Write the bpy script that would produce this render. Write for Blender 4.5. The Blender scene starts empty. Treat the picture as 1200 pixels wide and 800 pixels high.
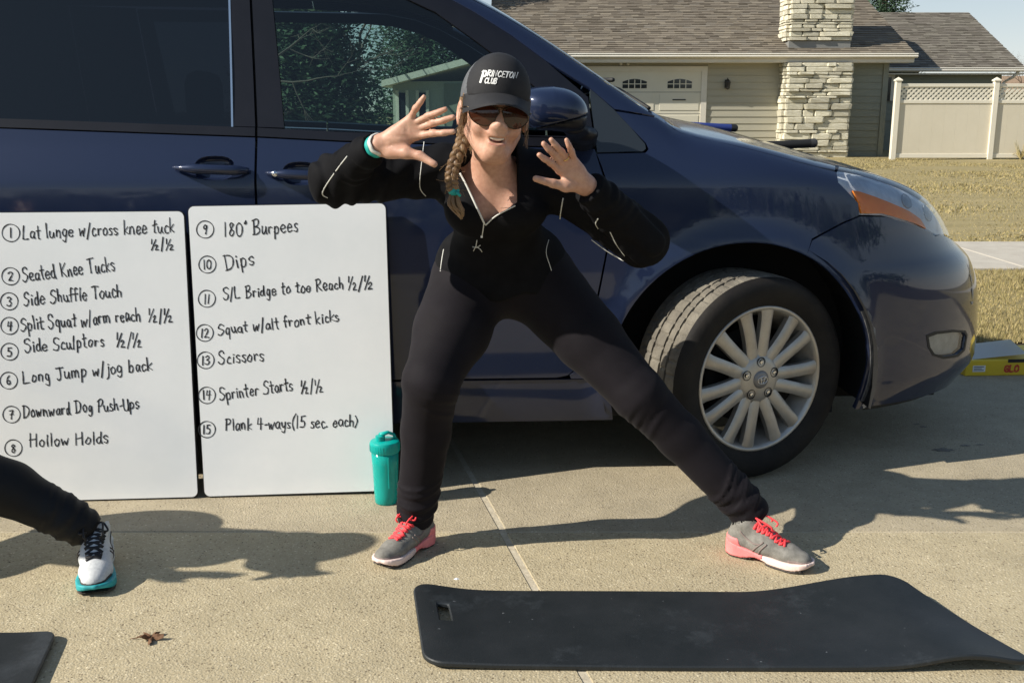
import bpy, bmesh, math, random
import numpy as np
from mathutils import Vector, Matrix
from mathutils.geometry import delaunay_2d_cdt
random.seed(7); RNG = np.random.default_rng(11)
SC = bpy.context.scene
COL = SC.collection

# ---------------------------------------------------------------- camera
TH = math.atan(270 / 1200); S, C = math.sin(TH), math.cos(TH); H0 = 1.2
cam = bpy.data.cameras.new('camera'); cam.lens = 36; cam.sensor_width = 36
cam.clip_end = 3000; cam.clip_start = .05
camo = bpy.data.objects.new('camera', cam); COL.objects.link(camo)
camo.location = (0, 0, H0); camo.rotation_euler = (math.pi / 2 - TH, 0, 0)
SC.camera = camo

# ---------------------------------------------------------------- light
SUN_EL, SUN_AZ = math.radians(34), math.radians(17.5)      # shadows run towards +X and a little away
sd = Vector((-math.cos(SUN_EL) * math.cos(SUN_AZ), -math.cos(SUN_EL) * math.sin(SUN_AZ), math.sin(SUN_EL)))
sun = bpy.data.lights.new('sun', 'SUN'); sun.energy = 3.7; sun.angle = math.radians(.53); sun.color = (1, .94, .83)
suno = bpy.data.objects.new('sun', sun); COL.objects.link(suno)
suno.rotation_euler = sd.to_track_quat('Z', 'Y').to_euler()
world = bpy.data.worlds.new('World'); SC.world = world; world.use_nodes = True
wt = world.node_tree; bg = wt.nodes['Background']
sky = wt.nodes.new('ShaderNodeTexSky'); sky.sky_type = 'NISHITA'; sky.sun_disc = False
sky.sun_elevation = SUN_EL; sky.sun_rotation = math.atan2(sd.x, sd.y)
sky.air_density = .75; sky.dust_density = .15; sky.ozone_density = 2.0; sky.altitude = 600
hs_ = wt.nodes.new('ShaderNodeHueSaturation'); hs_.inputs['Saturation'].default_value = .98
# tone curve over the whole sky, darkens its bright horizon: brightness levels off as x / (1 + x / 5)
sp_ = wt.nodes.new('ShaderNodeSeparateColor'); cb_ = wt.nodes.new('ShaderNodeCombineColor'); wt.links.new(sky.outputs[0], sp_.inputs[0])
for i in range(3):
    m1 = wt.nodes.new('ShaderNodeMath'); m1.operation = 'MULTIPLY_ADD'; m1.inputs[1].default_value = 1 / 5; m1.inputs[2].default_value = 1
    m2 = wt.nodes.new('ShaderNodeMath'); m2.operation = 'DIVIDE'; wt.links.new(sp_.outputs[i], m1.inputs[0]); wt.links.new(sp_.outputs[i], m2.inputs[0]); wt.links.new(m1.outputs[0], m2.inputs[1]); wt.links.new(m2.outputs[0], cb_.inputs[i])
wt.links.new(cb_.outputs[0], hs_.inputs['Color'])
wb_ = wt.nodes.new('ShaderNodeMix'); wb_.data_type = 'RGBA'; wb_.blend_type = 'MULTIPLY'; wb_.inputs[0].default_value = 1; wb_.inputs[7].default_value = (1.01, .965, .915, 1)
wt.links.new(hs_.outputs[0], wb_.inputs[6]); wt.links.new(wb_.outputs[2], bg.inputs[0]); bg.inputs[1].default_value = .15
SC.view_settings.view_transform = 'Standard'; SC.view_settings.look = 'None'
SC.view_settings.exposure = .88; SC.view_settings.gamma = 1
SC.cycles.max_bounces = 8; SC.cycles.transparent_max_bounces = 12; SC.cycles.transmission_bounces = 8
SC.cycles.sample_clamp_indirect = 6

# ---------------------------------------------------------------- picture <-> place
def ray(px, py):
    a = (px - 600) / 1200; b = -(py - 400) / 1200
    return np.array([a, C + b * S, -S + b * C])
def W(px, py, Y):
    d = ray(px, py); t = Y / d[1]; return np.array([d[0] * t, Y, H0 + d[2] * t])
def G(px, py, z=0.):
    d = ray(px, py); t = (z - H0) / d[2]; return np.array([d[0] * t, d[1] * t, z])

# ---------------------------------------------------------------- materials
def lin(c):
    return tuple(((v / 255) / 12.92 if v / 255 < .04045 else ((v / 255 + .055) / 1.055) ** 2.4) for v in c) + (1,)
def mat(name, col, rough=.6, metal=0., vary=None, scale=8., bump=0., bscale=60., coat=0., spec=.5, detail=6,
        trans=0., ior=1.45, sheen=0., stretch=None, alpha=1., bdist=.01):
    """principled material, base colour broken up by noise between col and vary"""
    m = bpy.data.materials.new(name); m.use_nodes = True
    nt = m.node_tree; N, L = nt.nodes, nt.links; b = N['Principled BSDF']
    b.inputs['Roughness'].default_value = rough; b.inputs['Metallic'].default_value = metal
    b.inputs['Specular IOR Level'].default_value = spec; b.inputs['IOR'].default_value = ior
    b.inputs['Coat Weight'].default_value = coat; b.inputs['Coat Roughness'].default_value = .03
    b.inputs['Transmission Weight'].default_value = trans; b.inputs['Sheen Weight'].default_value = sheen
    b.inputs['Alpha'].default_value = alpha
    b.inputs['Base Color'].default_value = tuple(col[:3]) + (1,)
    tc = N.new('ShaderNodeTexCoord'); mp = N.new('ShaderNodeMapping'); L.new(tc.outputs['Object'], mp.inputs[0])
    if stretch: mp.inputs['Scale'].default_value = stretch
    if vary is not None:
        n = N.new('ShaderNodeTexNoise'); n.inputs['Scale'].default_value = scale; n.inputs['Detail'].default_value = detail
        n.inputs['Roughness'].default_value = .65
        L.new(mp.outputs[0], n.inputs['Vector'])
        r = N.new('ShaderNodeValToRGB'); r.color_ramp.elements[0].position = .35; r.color_ramp.elements[1].position = .68
        r.color_ramp.elements[0].color = tuple(col[:3]) + (1,); r.color_ramp.elements[1].color = tuple(vary[:3]) + (1,)
        L.new(n.outputs[0], r.inputs[0]); L.new(r.outputs[0], b.inputs['Base Color'])
    if bump:
        n2 = N.new('ShaderNodeTexNoise'); n2.inputs['Scale'].default_value = bscale; n2.inputs['Detail'].default_value = 5
        L.new(mp.outputs[0], n2.inputs['Vector'])
        bp = N.new('ShaderNodeBump'); bp.inputs['Strength'].default_value = bump; bp.inputs['Distance'].default_value = bdist
        L.new(n2.outputs[0], bp.inputs['Height']); L.new(bp.outputs[0], b.inputs['Normal'])
    return m

# ---------------------------------------------------------------- objects
def link(name, me, m=None, parent=None, loc=None, rot=None):
    o = bpy.data.objects.new(name, me); COL.objects.link(o)
    if m is not None:
        for mm in (m if isinstance(m, (list, tuple)) else [m]): me.materials.append(mm)
    if parent is not None: o.parent = parent[0] if isinstance(parent, tuple) else parent
    if loc is not None: o.location = loc
    if rot is not None: o.rotation_euler = rot
    return o
def mesh(name, V, Fc, m=None, parent=None, smooth=True, loc=None, rot=None, auto=None):
    me = bpy.data.meshes.new(name)
    me.from_pydata([tuple(map(float, v)) for v in V], [], [tuple(int(i) for i in f) for f in Fc]); me.update()
    if smooth: me.polygons.foreach_set('use_smooth', [True] * len(me.polygons))
    if auto is not None: me.set_sharp_from_angle(angle=math.radians(auto))
    return link(name, me, m, parent, loc, rot)
def thing(name, label, cat, loc=(0, 0, 0), rotz=0., group=None):
    o = bpy.data.objects.new(name, None); COL.objects.link(o); o.empty_display_size = .1
    o.location = loc; o.rotation_euler = (0, 0, rotz); return tag(o, label, cat, group)
def tag(o, label=None, cat=None, group=None, kind=None):
    if label: o['label'] = label
    if cat: o['category'] = cat
    if group: o['group'] = group
    if kind: o['kind'] = kind
    return o
class MB:
    """collects shapes, builds ONE mesh object"""
    def __init__(s): s.V = []; s.F = []
    def add(s, V, F):
        n = len(s.V); s.V += [tuple(map(float, v)) for v in V]; s.F += [tuple(int(i) + n for i in f) for f in F]; return s
    def box(s, a, b, bev=0.):
        x0, y0, z0 = a; x1, y1, z1 = b
        if bev <= 0:
            V = [(x, y, z) for z in (z0, z1) for y in (y0, y1) for x in (x0, x1)]
            return s.add(V, [(0, 2, 3, 1), (4, 5, 7, 6), (0, 1, 5, 4), (2, 6, 7, 3), (0, 4, 6, 2), (1, 3, 7, 5)])
        bm = bmesh.new(); bmesh.ops.create_cube(bm, size=1)
        for v in bm.verts:
            v.co = Vector(((x0 + x1) / 2 + v.co.x * (x1 - x0), (y0 + y1) / 2 + v.co.y * (y1 - y0), (z0 + z1) / 2 + v.co.z * (z1 - z0)))
        bmesh.ops.bevel(bm, geom=bm.edges[:], offset=bev, segments=2, affect='EDGES', profile=.5)
        bm.verts.index_update(); s.add([v.co for v in bm.verts], [[v.index for v in f.verts] for f in bm.faces]); bm.free(); return s
    def tube(s, pts, r, n=10, closed=False, cap=True, up=None, flat=1.):
        P = [np.array(p, float) for p in pts]; k = len(P)
        R = r if hasattr(r, '__len__') else [r] * k
        V = []; F = []; prev = None
        for i in range(k):
            a = P[(i - 1) % k] if (closed or i) else P[0]; b = P[(i + 1) % k] if (closed or i < k - 1) else P[-1]
            t = b - a; t = t / (np.linalg.norm(t) + 1e-12)
            if prev is None:
                u = np.array(up, float) if up is not None else (np.array([0, 0, 1.]) if abs(t[2]) < .9 else np.array([1., 0, 0]))
            else: u = prev
            u = u - t * u.dot(t); u = u / (np.linalg.norm(u) + 1e-12); w = np.cross(t, u); prev = u
            for j in range(n):
                q = 2 * math.pi * j / n
                V.append(P[i] + (u * math.cos(q) * flat + w * math.sin(q)) * R[i])
        for i in range(k if closed else k - 1):
            for j in range(n):
                a = i * n + j; b = i * n + (j + 1) % n; c = ((i + 1) % k) * n + (j + 1) % n; d = ((i + 1) % k) * n + j
                F.append((a, b, c, d))
        if cap and not closed: F.append(tuple(range(n))[::-1]); F.append(tuple((k - 1) * n + j for j in range(n)))
        return s.add(V, F)
    def lathe(s, prof, n=32, axis='z', c=(0, 0, 0), cap=False):
        V = []; F = []; k = len(prof)
        for (r, h) in prof:
            for j in range(n):
                q = 2 * math.pi * j / n; a, b = r * math.cos(q), r * math.sin(q)
                p = {'z': (a, b, h), 'y': (a, h, b), 'x': (h, a, b)}[axis]
                V.append((p[0] + c[0], p[1] + c[1], p[2] + c[2]))
        for i in range(k - 1):
            for j in range(n):
                F.append((i * n + j, i * n + (j + 1) % n, (i + 1) * n + (j + 1) % n, (i + 1) * n + j))
        if cap: F.append(tuple(range(n))[::-1]); F.append(tuple((k - 1) * n + j for j in range(n)))
        return s.add(V, F)
    def prism(s, poly, z0, z1, ax=(0, 1, 2)):
        """polygon (x,y) extruded between z0 and z1; ax permutes the axes"""
        n = len(poly); V = []
        for z in (z0, z1):
            for p in poly:
                q = [0, 0, 0]; q[ax[0]] = p[0]; q[ax[1]] = p[1]; q[ax[2]] = z; V.append(q)
        F = [tuple(range(n))[::-1], tuple(range(n, 2 * n))] + [(i, (i + 1) % n, n + (i + 1) % n, n + i) for i in range(n)]
        return s.add(V, F)
    def build(s, name, m, parent=None, smooth=False, auto=None, loc=None, rot=None, fix=True):
        me = bpy.data.meshes.new(name); me.from_pydata(s.V, [], s.F); me.update()
        if fix:
            bm = bmesh.new(); bm.from_mesh(me); bmesh.ops.recalc_face_normals(bm, faces=bm.faces[:]); bm.to_mesh(me); bm.free()
        if smooth or auto: me.polygons.foreach_set('use_smooth', [True] * len(me.polygons))
        if auto: me.set_sharp_from_angle(angle=math.radians(auto))
        return link(name, me, m, parent, loc, rot)
def copy_tree(o, parent=None):
    c = o.copy(); COL.objects.link(c)
    if parent is not None: c.parent = parent
    for ch in list(o.children): copy_tree(ch, c)
    return c

def spl(xs, ys):
    xs = np.array(xs, float); ys = np.array(ys, float)
    m = np.zeros(len(xs)); d = np.diff(ys) / np.diff(xs)
    m[1:-1] = np.where(d[1:] * d[:-1] > 0, 2 * d[1:] * d[:-1] / (d[1:] + d[:-1] + 1e-12), 0); m[0] = d[0]; m[-1] = d[-1]
    def f(x):
        x = np.clip(x, xs[0], xs[-1]); i = np.clip(np.searchsorted(xs, x) - 1, 0, len(xs) - 2)
        h = xs[i + 1] - xs[i]; t = (x - xs[i]) / h
        return ys[i] * (2 * t**3 - 3 * t * t + 1) + h * m[i] * (t**3 - 2 * t * t + t) + ys[i + 1] * (-2 * t**3 + 3 * t * t) + h * m[i + 1] * (t**3 - t * t)
    return f
def catmull(P, n=8, closed=False):
    P = [np.array(p, float) for p in P]; k = len(P); out = []
    if k < 3: return P
    for i in range(k if closed else k - 1):
        g = (lambda j: P[j % k]) if closed else (lambda j: P[min(max(j, 0), k - 1)])
        p0, p1, p2, p3 = g(i - 1), g(i), g(i + 1), g(i + 2)
        for j in range(n):
            t = j / n
            out.append(.5 * (2 * p1 + (p2 - p0) * t + (2 * p0 - 5 * p1 + 4 * p2 - p3) * t * t + (3 * p1 - p0 - 3 * p2 + p3) * t**3))
    if not closed: out.append(P[-1])
    return out

# ---------------------------------------------------------------- implicit surfaces -> one continuous mesh
def smin(a, b, k):
    h = np.maximum(k - np.abs(a - b), 0) / k
    return np.minimum(a, b) - h * h * k * .25
def cone(P, a, b, ra, rb, sq=None):
    """round cone a->b; sq = (axis vector, factor) flattens it along that axis"""
    a = np.array(a, float); b = np.array(b, float)
    pa = P - a; ba = b - a
    t = np.clip((pa @ ba) / (ba @ ba + 1e-12), 0, 1)
    v = pa - t[:, None] * ba
    if sq is not None:
        ax = np.array(sq[0], float); ax /= np.linalg.norm(ax); c = v @ ax
        v = v + np.outer(c * (1 / sq[1] - 1), ax)
    return np.linalg.norm(v, axis=1) - (ra + (rb - ra) * t)
def ell(P, c, r, R=None):
    q = P - np.array(c, float)
    if R is not None: q = q @ np.array(R)
    r = np.array(r, float)
    k0 = np.linalg.norm(q / r, axis=1); k1 = np.linalg.norm(q / (r * r), axis=1)
    return k0 * (k0 - 1) / (k1 + 1e-9)
def surface(fn, lo, hi, h):
    """naive surface nets of fn(P)->distance in the box lo..hi; vertices pulled on to the surface"""
    lo = np.array(lo, float); hi = np.array(hi, float); n = np.ceil((hi - lo) / h).astype(int) + 1
    f = 4; nc = n // f + 2
    ax = [lo[i] + h * f * (np.arange(nc[i]) + .5) for i in range(3)]
    Gc = np.stack(np.meshgrid(*ax, indexing='ij'), -1).reshape(-1, 3)
    dc = fn(Gc).reshape(nc)
    big = np.repeat(np.repeat(np.repeat(dc, f, 0), f, 1), f, 2)[:n[0], :n[1], :n[2]].copy()
    near = np.abs(big) < h * f * 2.2
    idx = np.argwhere(near)
    D = big
    D[near] = fn(lo + idx * h)
    sgn = D < 0
    # cells with a sign change
    c = np.zeros((n[0] - 1, n[1] - 1, n[2] - 1), int)
    for i in (0, 1):
        for j in (0, 1):
            for k in (0, 1): c += sgn[i:n[0] - 1 + i, j:n[1] - 1 + j, k:n[2] - 1 + k]
    cell = (c > 0) & (c < 8); ids = -np.ones(cell.shape, int); ci = np.argwhere(cell); ids[cell] = np.arange(len(ci))
    acc = np.zeros((len(ci), 3)); cnt = np.zeros(len(ci))
    corners = [(i, j, k) for i in (0, 1) for j in (0, 1) for k in (0, 1)]
    for a in corners:
        for ax_ in range(3):
            if a[ax_] == 0:
                b = list(a); b[ax_] = 1
                da = D[ci[:, 0] + a[0], ci[:, 1] + a[1], ci[:, 2] + a[2]]; db = D[ci[:, 0] + b[0], ci[:, 1] + b[1], ci[:, 2] + b[2]]
                m = (da < 0) != (db < 0); t = np.where(m, da / np.where(m, da - db, 1), 0)
                p = ci + np.array(a, float); p[:, ax_] += t
                acc[m] += p[m]; cnt[m] += 1
    V = lo + h * acc / cnt[:, None]
    F = []
    for ax_ in range(3):
        u, v = (ax_ + 1) % 3, (ax_ + 2) % 3
        s0 = [slice(None)] * 3; s1 = [slice(None)] * 3; s0[ax_] = slice(0, -1); s1[ax_] = slice(1, None)
        e = sgn[tuple(s0)] != sgn[tuple(s1)]; E = np.argwhere(e)
        E = E[(E[:, u] > 0) & (E[:, v] > 0) & (E[:, u] < n[u] - 1) & (E[:, v] < n[v] - 1)]
        def cid(du, dv):
            q = E.copy(); q[:, u] += du; q[:, v] += dv; return ids[q[:, 0], q[:, 1], q[:, 2]]
        q = np.stack([cid(-1, -1), cid(0, -1), cid(0, 0), cid(-1, 0)], 1)
        inside = sgn[E[:, 0], E[:, 1], E[:, 2]]
        q = np.where(inside[:, None], q, q[:, ::-1]); F.append(q[(q >= 0).all(1)])
    F = np.concatenate(F)
    e = h * .25
    for _ in range(2):
        d = fn(V); g = np.stack([fn(V + np.eye(3)[i] * e) - d for i in range(3)], 1) / e
        L = (g * g).sum(1) + 1e-6; st = np.clip(d / L, -h * .7, h * .7); V = V - g * st[:, None]
    return V, F
def smesh(name, fn, lo, hi, h, m, parent=None, relax=0):
    V, F = surface(fn, lo, hi, h)
    me = bpy.data.meshes.new(name); me.vertices.add(len(V)); me.vertices.foreach_set('co', V.ravel())
    me.loops.add(F.size); me.loops.foreach_set('vertex_index', F.ravel().astype(np.int32))
    me.polygons.add(len(F)); me.polygons.foreach_set('loop_start', np.arange(0, F.size, 4, dtype=np.int32))
    me.update(calc_edges=True); me.validate(); me.polygons.foreach_set('use_smooth', [True] * len(me.polygons))
    return link(name, me, m, parent)
def fnoise(P, s, seed=0):
    """cheap smooth noise from sums of sines"""
    r = np.random.default_rng(seed); o = np.zeros(len(P))
    for _ in range(7):
        k = r.normal(size=3); k *= s / np.linalg.norm(k) * r.uniform(.6, 1.5); o += np.sin(P @ k + r.uniform(0, 6.28))
    return o / 7
# ================================================================ SETTING: ground, driveway, lawn
def concrete_mat(name, base, mid, dark, pebble, size=90.):
    """exposed aggregate: small stones of several colours set in sandy cement"""
    m = bpy.data.materials.new(name); m.use_nodes = True
    nt = m.node_tree; N, L = nt.nodes, nt.links; b = N['Principled BSDF']
    b.inputs['Roughness'].default_value = .85; b.inputs['Specular IOR Level'].default_value = .3
    geo = N.new('ShaderNodeNewGeometry')
    def noise(s, det=5, rough=.6):
        n = N.new('ShaderNodeTexNoise'); n.inputs['Scale'].default_value = s; n.inputs['Detail'].default_value = det
        n.inputs['Roughness'].default_value = rough; L.new(geo.outputs['Position'], n.inputs['Vector']); return n.outputs[0]
    def ramp(src, *st):
        r = N.new('ShaderNodeValToRGB'); e = r.color_ramp.elements
        e[0].position, e[0].color = st[0][0], st[0][1]; e[1].position, e[1].color = st[-1][0], st[-1][1]
        for p, c in st[1:-1]: k = e.new(p); k.color = c
        L.new(src, r.inputs[0]); return r.outputs[0]
    def mix(f, a, c, mode='MIX'):
        x = N.new('ShaderNodeMix'); x.data_type = 'RGBA'; x.blend_type = mode
        if isinstance(f, float): x.inputs[0].default_value = f
        else: L.new(f, x.inputs[0])
        for s, i in ((a, 6), (c, 7)):
            if isinstance(s, tuple): x.inputs[i].default_value = s
            else: L.new(s, x.inputs[i])
        return x.outputs[2]
    vor = N.new('ShaderNodeTexVoronoi'); vor.inputs['Scale'].default_value = size; L.new(geo.outputs['Position'], vor.inputs['Vector'])
    sep = N.new('ShaderNodeSeparateColor'); L.new(vor.outputs['Color'], sep.inputs[0])
    stones = ramp(sep.outputs[0], (0, dark), (.055, dark), (.09, mid), (.4, base), (.85, pebble), (.94, pebble), (1, tuple(min(1, v * 1.5) for v in pebble[:3]) + (1,)))
    edge = ramp(vor.outputs['Distance'], (.3, (1, 1, 1, 1)), (.62, (0, 0, 0, 1)))
    fine = ramp(noise(260, 3), (.25, tuple((u + v) / 2 for u, v in zip(mid, base))), (.6, base))
    c = mix(edge, fine, stones)
    big = ramp(noise(1.3, 6), (.3, (.84, .83, .80, 1)), (.7, (1.1, 1.09, 1.06, 1)))
    c = mix(1., c, big, 'MULTIPLY')
    med = ramp(noise(9, 6, .7), (.3, (.86, .86, .86, 1)), (.7, (1.08, 1.08, 1.08, 1)))
    c = mix(1., c, med, 'MULTIPLY')
    spot = ramp(noise(38, 2), (.72, (1, 1, 1, 1)), (.80, (.72, .68, .62, 1)))
    c = mix(1., c, spot, 'MULTIPLY')
    L.new(c, b.inputs['Base Color'])
    bp = N.new('ShaderNodeBump'); bp.inputs['Strength'].default_value = .28; bp.inputs['Distance'].default_value = .004
    ad = N.new('ShaderNodeMath'); ad.operation = 'ADD'; L.new(edge, ad.inputs[0]); L.new(noise(140, 4), ad.inputs[1])
    L.new(ad.outputs[0], bp.inputs['Height']); L.new(bp.outputs[0], b.inputs['Normal'])
    return m
M_agg = concrete_mat('aggregate', (.435, .37, .247, 1), (.375, .315, .21, 1), (.19, .15, .10, 1), (.49, .43, .31, 1), 165)
M_smooth = concrete_mat('brushed_concrete', (.39, .335, .24, 1), (.355, .305, .215, 1), (.20, .165, .12, 1), (.40, .35, .27, 1), 170)
M_joint = mat('joint_sand', (.42, .36, .26), .95, vary=(.55, .49, .38), scale=40, bump=.3)
M_lawn = mat('dry_lawn', (.27, .22, .10), .95, vary=(.36, .29, .145), scale=1.6, stretch=(.35, 1.6, 1), bump=.8, bscale=30, bdist=.03)
M_soil = mat('soil', (.05, .038, .025), 1., vary=(.11, .085, .055), scale=12, bump=.8, bscale=50)
M_walk = mat('path_concrete', (.42, .38, .32), .9, vary=(.50, .46, .39), scale=5, bump=.3, bscale=80)

DY = 5.03                                   # far edge of the driveway
tag(mesh('ground', [(-400, -400, -.06), (400, -400, -.06), (400, 900, -.06), (-400, 900, -.06)], [(0, 1, 2, 3)], M_soil), kind='structure')
def lawn(name, x0, x1, y0, y1, z=.0, nx=60, ny=60):
    xs = np.linspace(0, 1, nx) ** 1.0 * (x1 - x0) + x0; ys = np.linspace(0, 1, ny) ** 2 * (y1 - y0) + y0
    V = [(x, y, z + (.012 * math.sin(x * 1.3 + y) + .01 * math.sin(y * 2.1 - x * .7) if y < 60 else 0)) for y in ys for x in xs]
    F = [(j * nx + i, j * nx + i + 1, (j + 1) * nx + i + 1, (j + 1) * nx + i) for j in range(ny - 1) for i in range(nx - 1)]
    return tag(mesh(name, V, F, M_lawn), kind='structure')
lawn('lawn', -60, 90, 9.55, 200, -.005)
lawn('verge', -60, 90, DY + .32, 7.85, -.012, 90, 12)
tag(MB().box((-60, DY - .0, -.059), (90, DY + .36, -.018)).build('soil_edge', M_soil), kind='structure')
# pavement between the two strips of grass, in separate flags
pv = tag(MB().box((-60, 7.84, -.058), (90, 9.56, -.02)).build('pavement', M_joint), kind='structure')
xw = -14.
while xw < 20:
    MB().box((xw + .006, 7.87, -.02), (xw + 1.494, 9.53, .012), .006).build('paving_slab', M_walk, pv); xw += 1.5
# driveway: sheet with sandy joints and slabs laid on it
drive = tag(MB().box((-9, -5, -.055), (9.5, DY, -.0025)).build('driveway', M_joint), kind='structure')
def AX(y, k): return -.122 + (3.21 - y) * .2354 + k * 3.05      # the slanting joints
rows = [(-5, -1.0), (-1.0, 2.80), (2.80, DY)]
for r_, (ya, yb) in enumerate(rows):
    for k in range(-3, 3):
        g = .009; gy = .0025
        q = [(AX(ya, k) + g, ya + gy), (AX(ya, k + 1) - g, ya + gy), (AX(yb, k + 1) - g, yb - gy), (AX(yb, k) + g, yb - gy)]
        i = .003
        V = [(x, y, -.0065) for x, y in q] + [(x, y, -.003) for x, y in q] + [(q[0][0] + i, q[0][1] + i, 0), (q[1][0] - i, q[1][1] + i, 0), (q[2][0] - i, q[2][1] - i, 0), (q[3][0] + i, q[3][1] - i, 0)]
        F = [(8, 9, 10, 11)] + [(a, (a + 1) % 4, 4 + (a + 1) % 4, 4 + a) for a in range(4)] + [(4 + a, 4 + (a + 1) % 4, 8 + (a + 1) % 4, 8 + a) for a in range(4)]
        o = mesh('concrete_slab', V, F, M_smooth if r_ == 2 else M_agg, drive, smooth=False)

# grass blades
def blades(name, n, box_, hgt, wid, mats, clump=None, label=None):
    x0, x1, y0, y1 = box_; V = np.zeros((n, 3, 3))
    x = RNG.uniform(x0, x1, n); y = y0 + (y1 - y0) * RNG.uniform(0, 1, n) ** 1.25; a = RNG.uniform(0, 6.28, n)
    h = hgt * RNG.uniform(.4, 1.2, n) * (.75 + .5 * np.sin(x * 1.9 + y * .8)); w = wid * RNG.uniform(.6, 1.3, n); ln = RNG.normal(0, .6, (n, 2)) * h[:, None]
    V[:, 0] = np.stack([x - w * np.cos(a), y - w * np.sin(a), np.zeros(n) - .01], 1)
    V[:, 1] = np.stack([x + w * np.cos(a), y + w * np.sin(a), np.zeros(n) - .01], 1)
    V[:, 2] = np.stack([x + ln[:, 0], y + ln[:, 1], h], 1)
    me = bpy.data.meshes.new(name); me.vertices.add(3 * n); me.vertices.foreach_set('co', V.ravel())
    me.loops.add(3 * n); me.loops.foreach_set('vertex_index', np.arange(3 * n, dtype=np.int32))
    me.polygons.add(n); me.polygons.foreach_set('loop_start', np.arange(0, 3 * n, 3, dtype=np.int32)); me.update(calc_edges=True)
    return tag(link(name, me, mats), kind='stuff')
def island_mat(name, stops, rough=.8, scale=None, trans=0):
    """colour picked per separate piece of a mesh"""
    m = bpy.data.materials.new(name); m.use_nodes = True; nt = m.node_tree; N, L = nt.nodes, nt.links; b = N['Principled BSDF']
    g = N.new('ShaderNodeNewGeometry'); r = N.new('ShaderNodeValToRGB'); r.color_ramp.interpolation = 'LINEAR'
    e = r.color_ramp.elements; e[0].position, e[0].color = 0, tuple(stops[0]) + (1,); e[1].position, e[1].color = 1, tuple(stops[-1]) + (1,)
    for i, s in enumerate(stops[1:-1]): k = e.new((i + 1) / (len(stops) - 1)); k.color = tuple(s) + (1,)
    L.new(g.outputs['Random Per Island'], r.inputs[0]); L.new(r.outputs[0], b.inputs['Base Color'])
    b.inputs['Roughness'].default_value = rough; b.inputs['Specular IOR Level'].default_value = .25
    return m
M_blade = island_mat('dry_grass_blade', [(.17, .155, .055), (.34, .27, .12), (.42, .34, .17), (.25, .215, .085), (.38, .30, .145)])
blades('grass', 60000, (1.9, 6.2, DY + .30, 7.85), .028, .003, M_blade)
blades('grass', 90000, (2.5, 20, 9.55, 27), .026, .010, M_blade)
blades('grass', 30000, (-9, 2.5, 9.55, 27), .06, .016, M_blade)
# little litter on the ground: crumbs of grit, as one mass
g = MB()
for _ in range(1500):
    x = RNG.uniform(-1.6, 1.9); y = RNG.uniform(1.9, 3.1); r = RNG.uniform(.0008, .0028); a = RNG.uniform(0, 3)
    V = [(x + r * math.cos(a + q * 2.1), y + r * math.sin(a + q * 2.1), .0005) for q in range(3)] + [(x, y, r * .9)]
    g.add(V, [(0, 1, 3), (1, 2, 3), (2, 0, 3)])
tag(g.build('grit', island_mat('grit', [(.06, .045, .03), (.22, .17, .11), (.5, .43, .31), (.12, .08, .05), (.6, .55, .45)]), fix=False), kind='stuff')
# darker stains where something dripped near the front of the car
M_stain = mat('damp_stain', (.07, .06, .045), .5)
for px, py, rx, ry in ((1105, 527, .035, .02), (1082, 500, .014, .01), (1131, 522, .018, .008), (1148, 521, .015, .006), (1074, 497, .012, .008)):
    c = G(px, py); nn = 18
    V = [(c[0] + rx * math.cos(t * 6.283 / nn) * (1 + .3 * math.sin(t * 2.3)), c[1] + ry * math.sin(t * 6.283 / nn) * (1 + .25 * math.cos(t * 1.7)), .0012) for t in range(nn)]
    mesh('drip_stain', V, [tuple(range(nn))], M_stain, drive)

# ================================================================ HOUSE ACROSS THE LAWN
M_side = mat('tan_siding', (.36, .345, .28), .7, vary=(.42, .39, .30), scale=1.2, bump=.05, bscale=30)
M_side2 = mat('grey_green_siding', (.22, .235, .195), .7, vary=(.26, .27, .225), scale=1.2, bump=.05)
M_trim = mat('cream_trim', (.66, .62, .53), .5, vary=(.72, .68, .60), scale=2)
M_garage = mat('garage_cream', (.66, .62, .50), .5, vary=(.70, .66, .54), scale=1.5)
M_stone = island_mat('ledge_stone', [(.62, .58, .42), (.50, .46, .33), (.70, .66, .50), (.56, .50, .34)])
def obj_random(m, amt=.35):
    nt = m.node_tree; N, L = nt.nodes, nt.links; b = N['Principled BSDF']
    oi = N.new('ShaderNodeObjectInfo'); src = b.inputs['Base Color'].links[0].from_socket
    r = N.new('ShaderNodeMapRange'); r.inputs['To Min'].default_value = 1 - amt; r.inputs['To Max'].default_value = 1 + amt * .5
    L.new(oi.outputs['Random'], r.inputs[0]); x = N.new('ShaderNodeMix'); x.data_type = 'RGBA'; x.blend_type = 'MULTIPLY'; x.inputs[0].default_value = 1
    L.new(src, x.inputs[6]); cc = N.new('ShaderNodeCombineColor')
    for i in range(3): L.new(r.outputs[0], cc.inputs[i])
    L.new(cc.outputs[0], x.inputs[7]); L.new(x.outputs[2], b.inputs['Base Color'])
M_stone = mat('ledge_stone', (.60, .555, .41), .9, vary=(.80, .76, .62), scale=5, bump=.7, bscale=20, bdist=.02); obj_random(M_stone, .3)
M_mortar = mat('mortar', (.16, .14, .10), 1.)
M_shingle = island_mat('shingle', [(.125, .105, .08), (.19, .16, .125), (.25, .215, .165), (.155, .13, .10), (.21, .185, .15)], .95)
M_shingle2 = island_mat('shingle_grey', [(.12, .105, .085), (.175, .155, .13), (.22, .20, .165), (.14, .125, .10)], .95)
M_dark = mat('dark_void', (.012, .013, .014), .6)
M_winglass = mat('window_glass', (.02, .025, .03), .06, spec=.8)
M_black = mat('black_metal', (.02, .02, .02), .4)
M_flash = mat('grey_flashing', (.22, .22, .21), .5)

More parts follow.
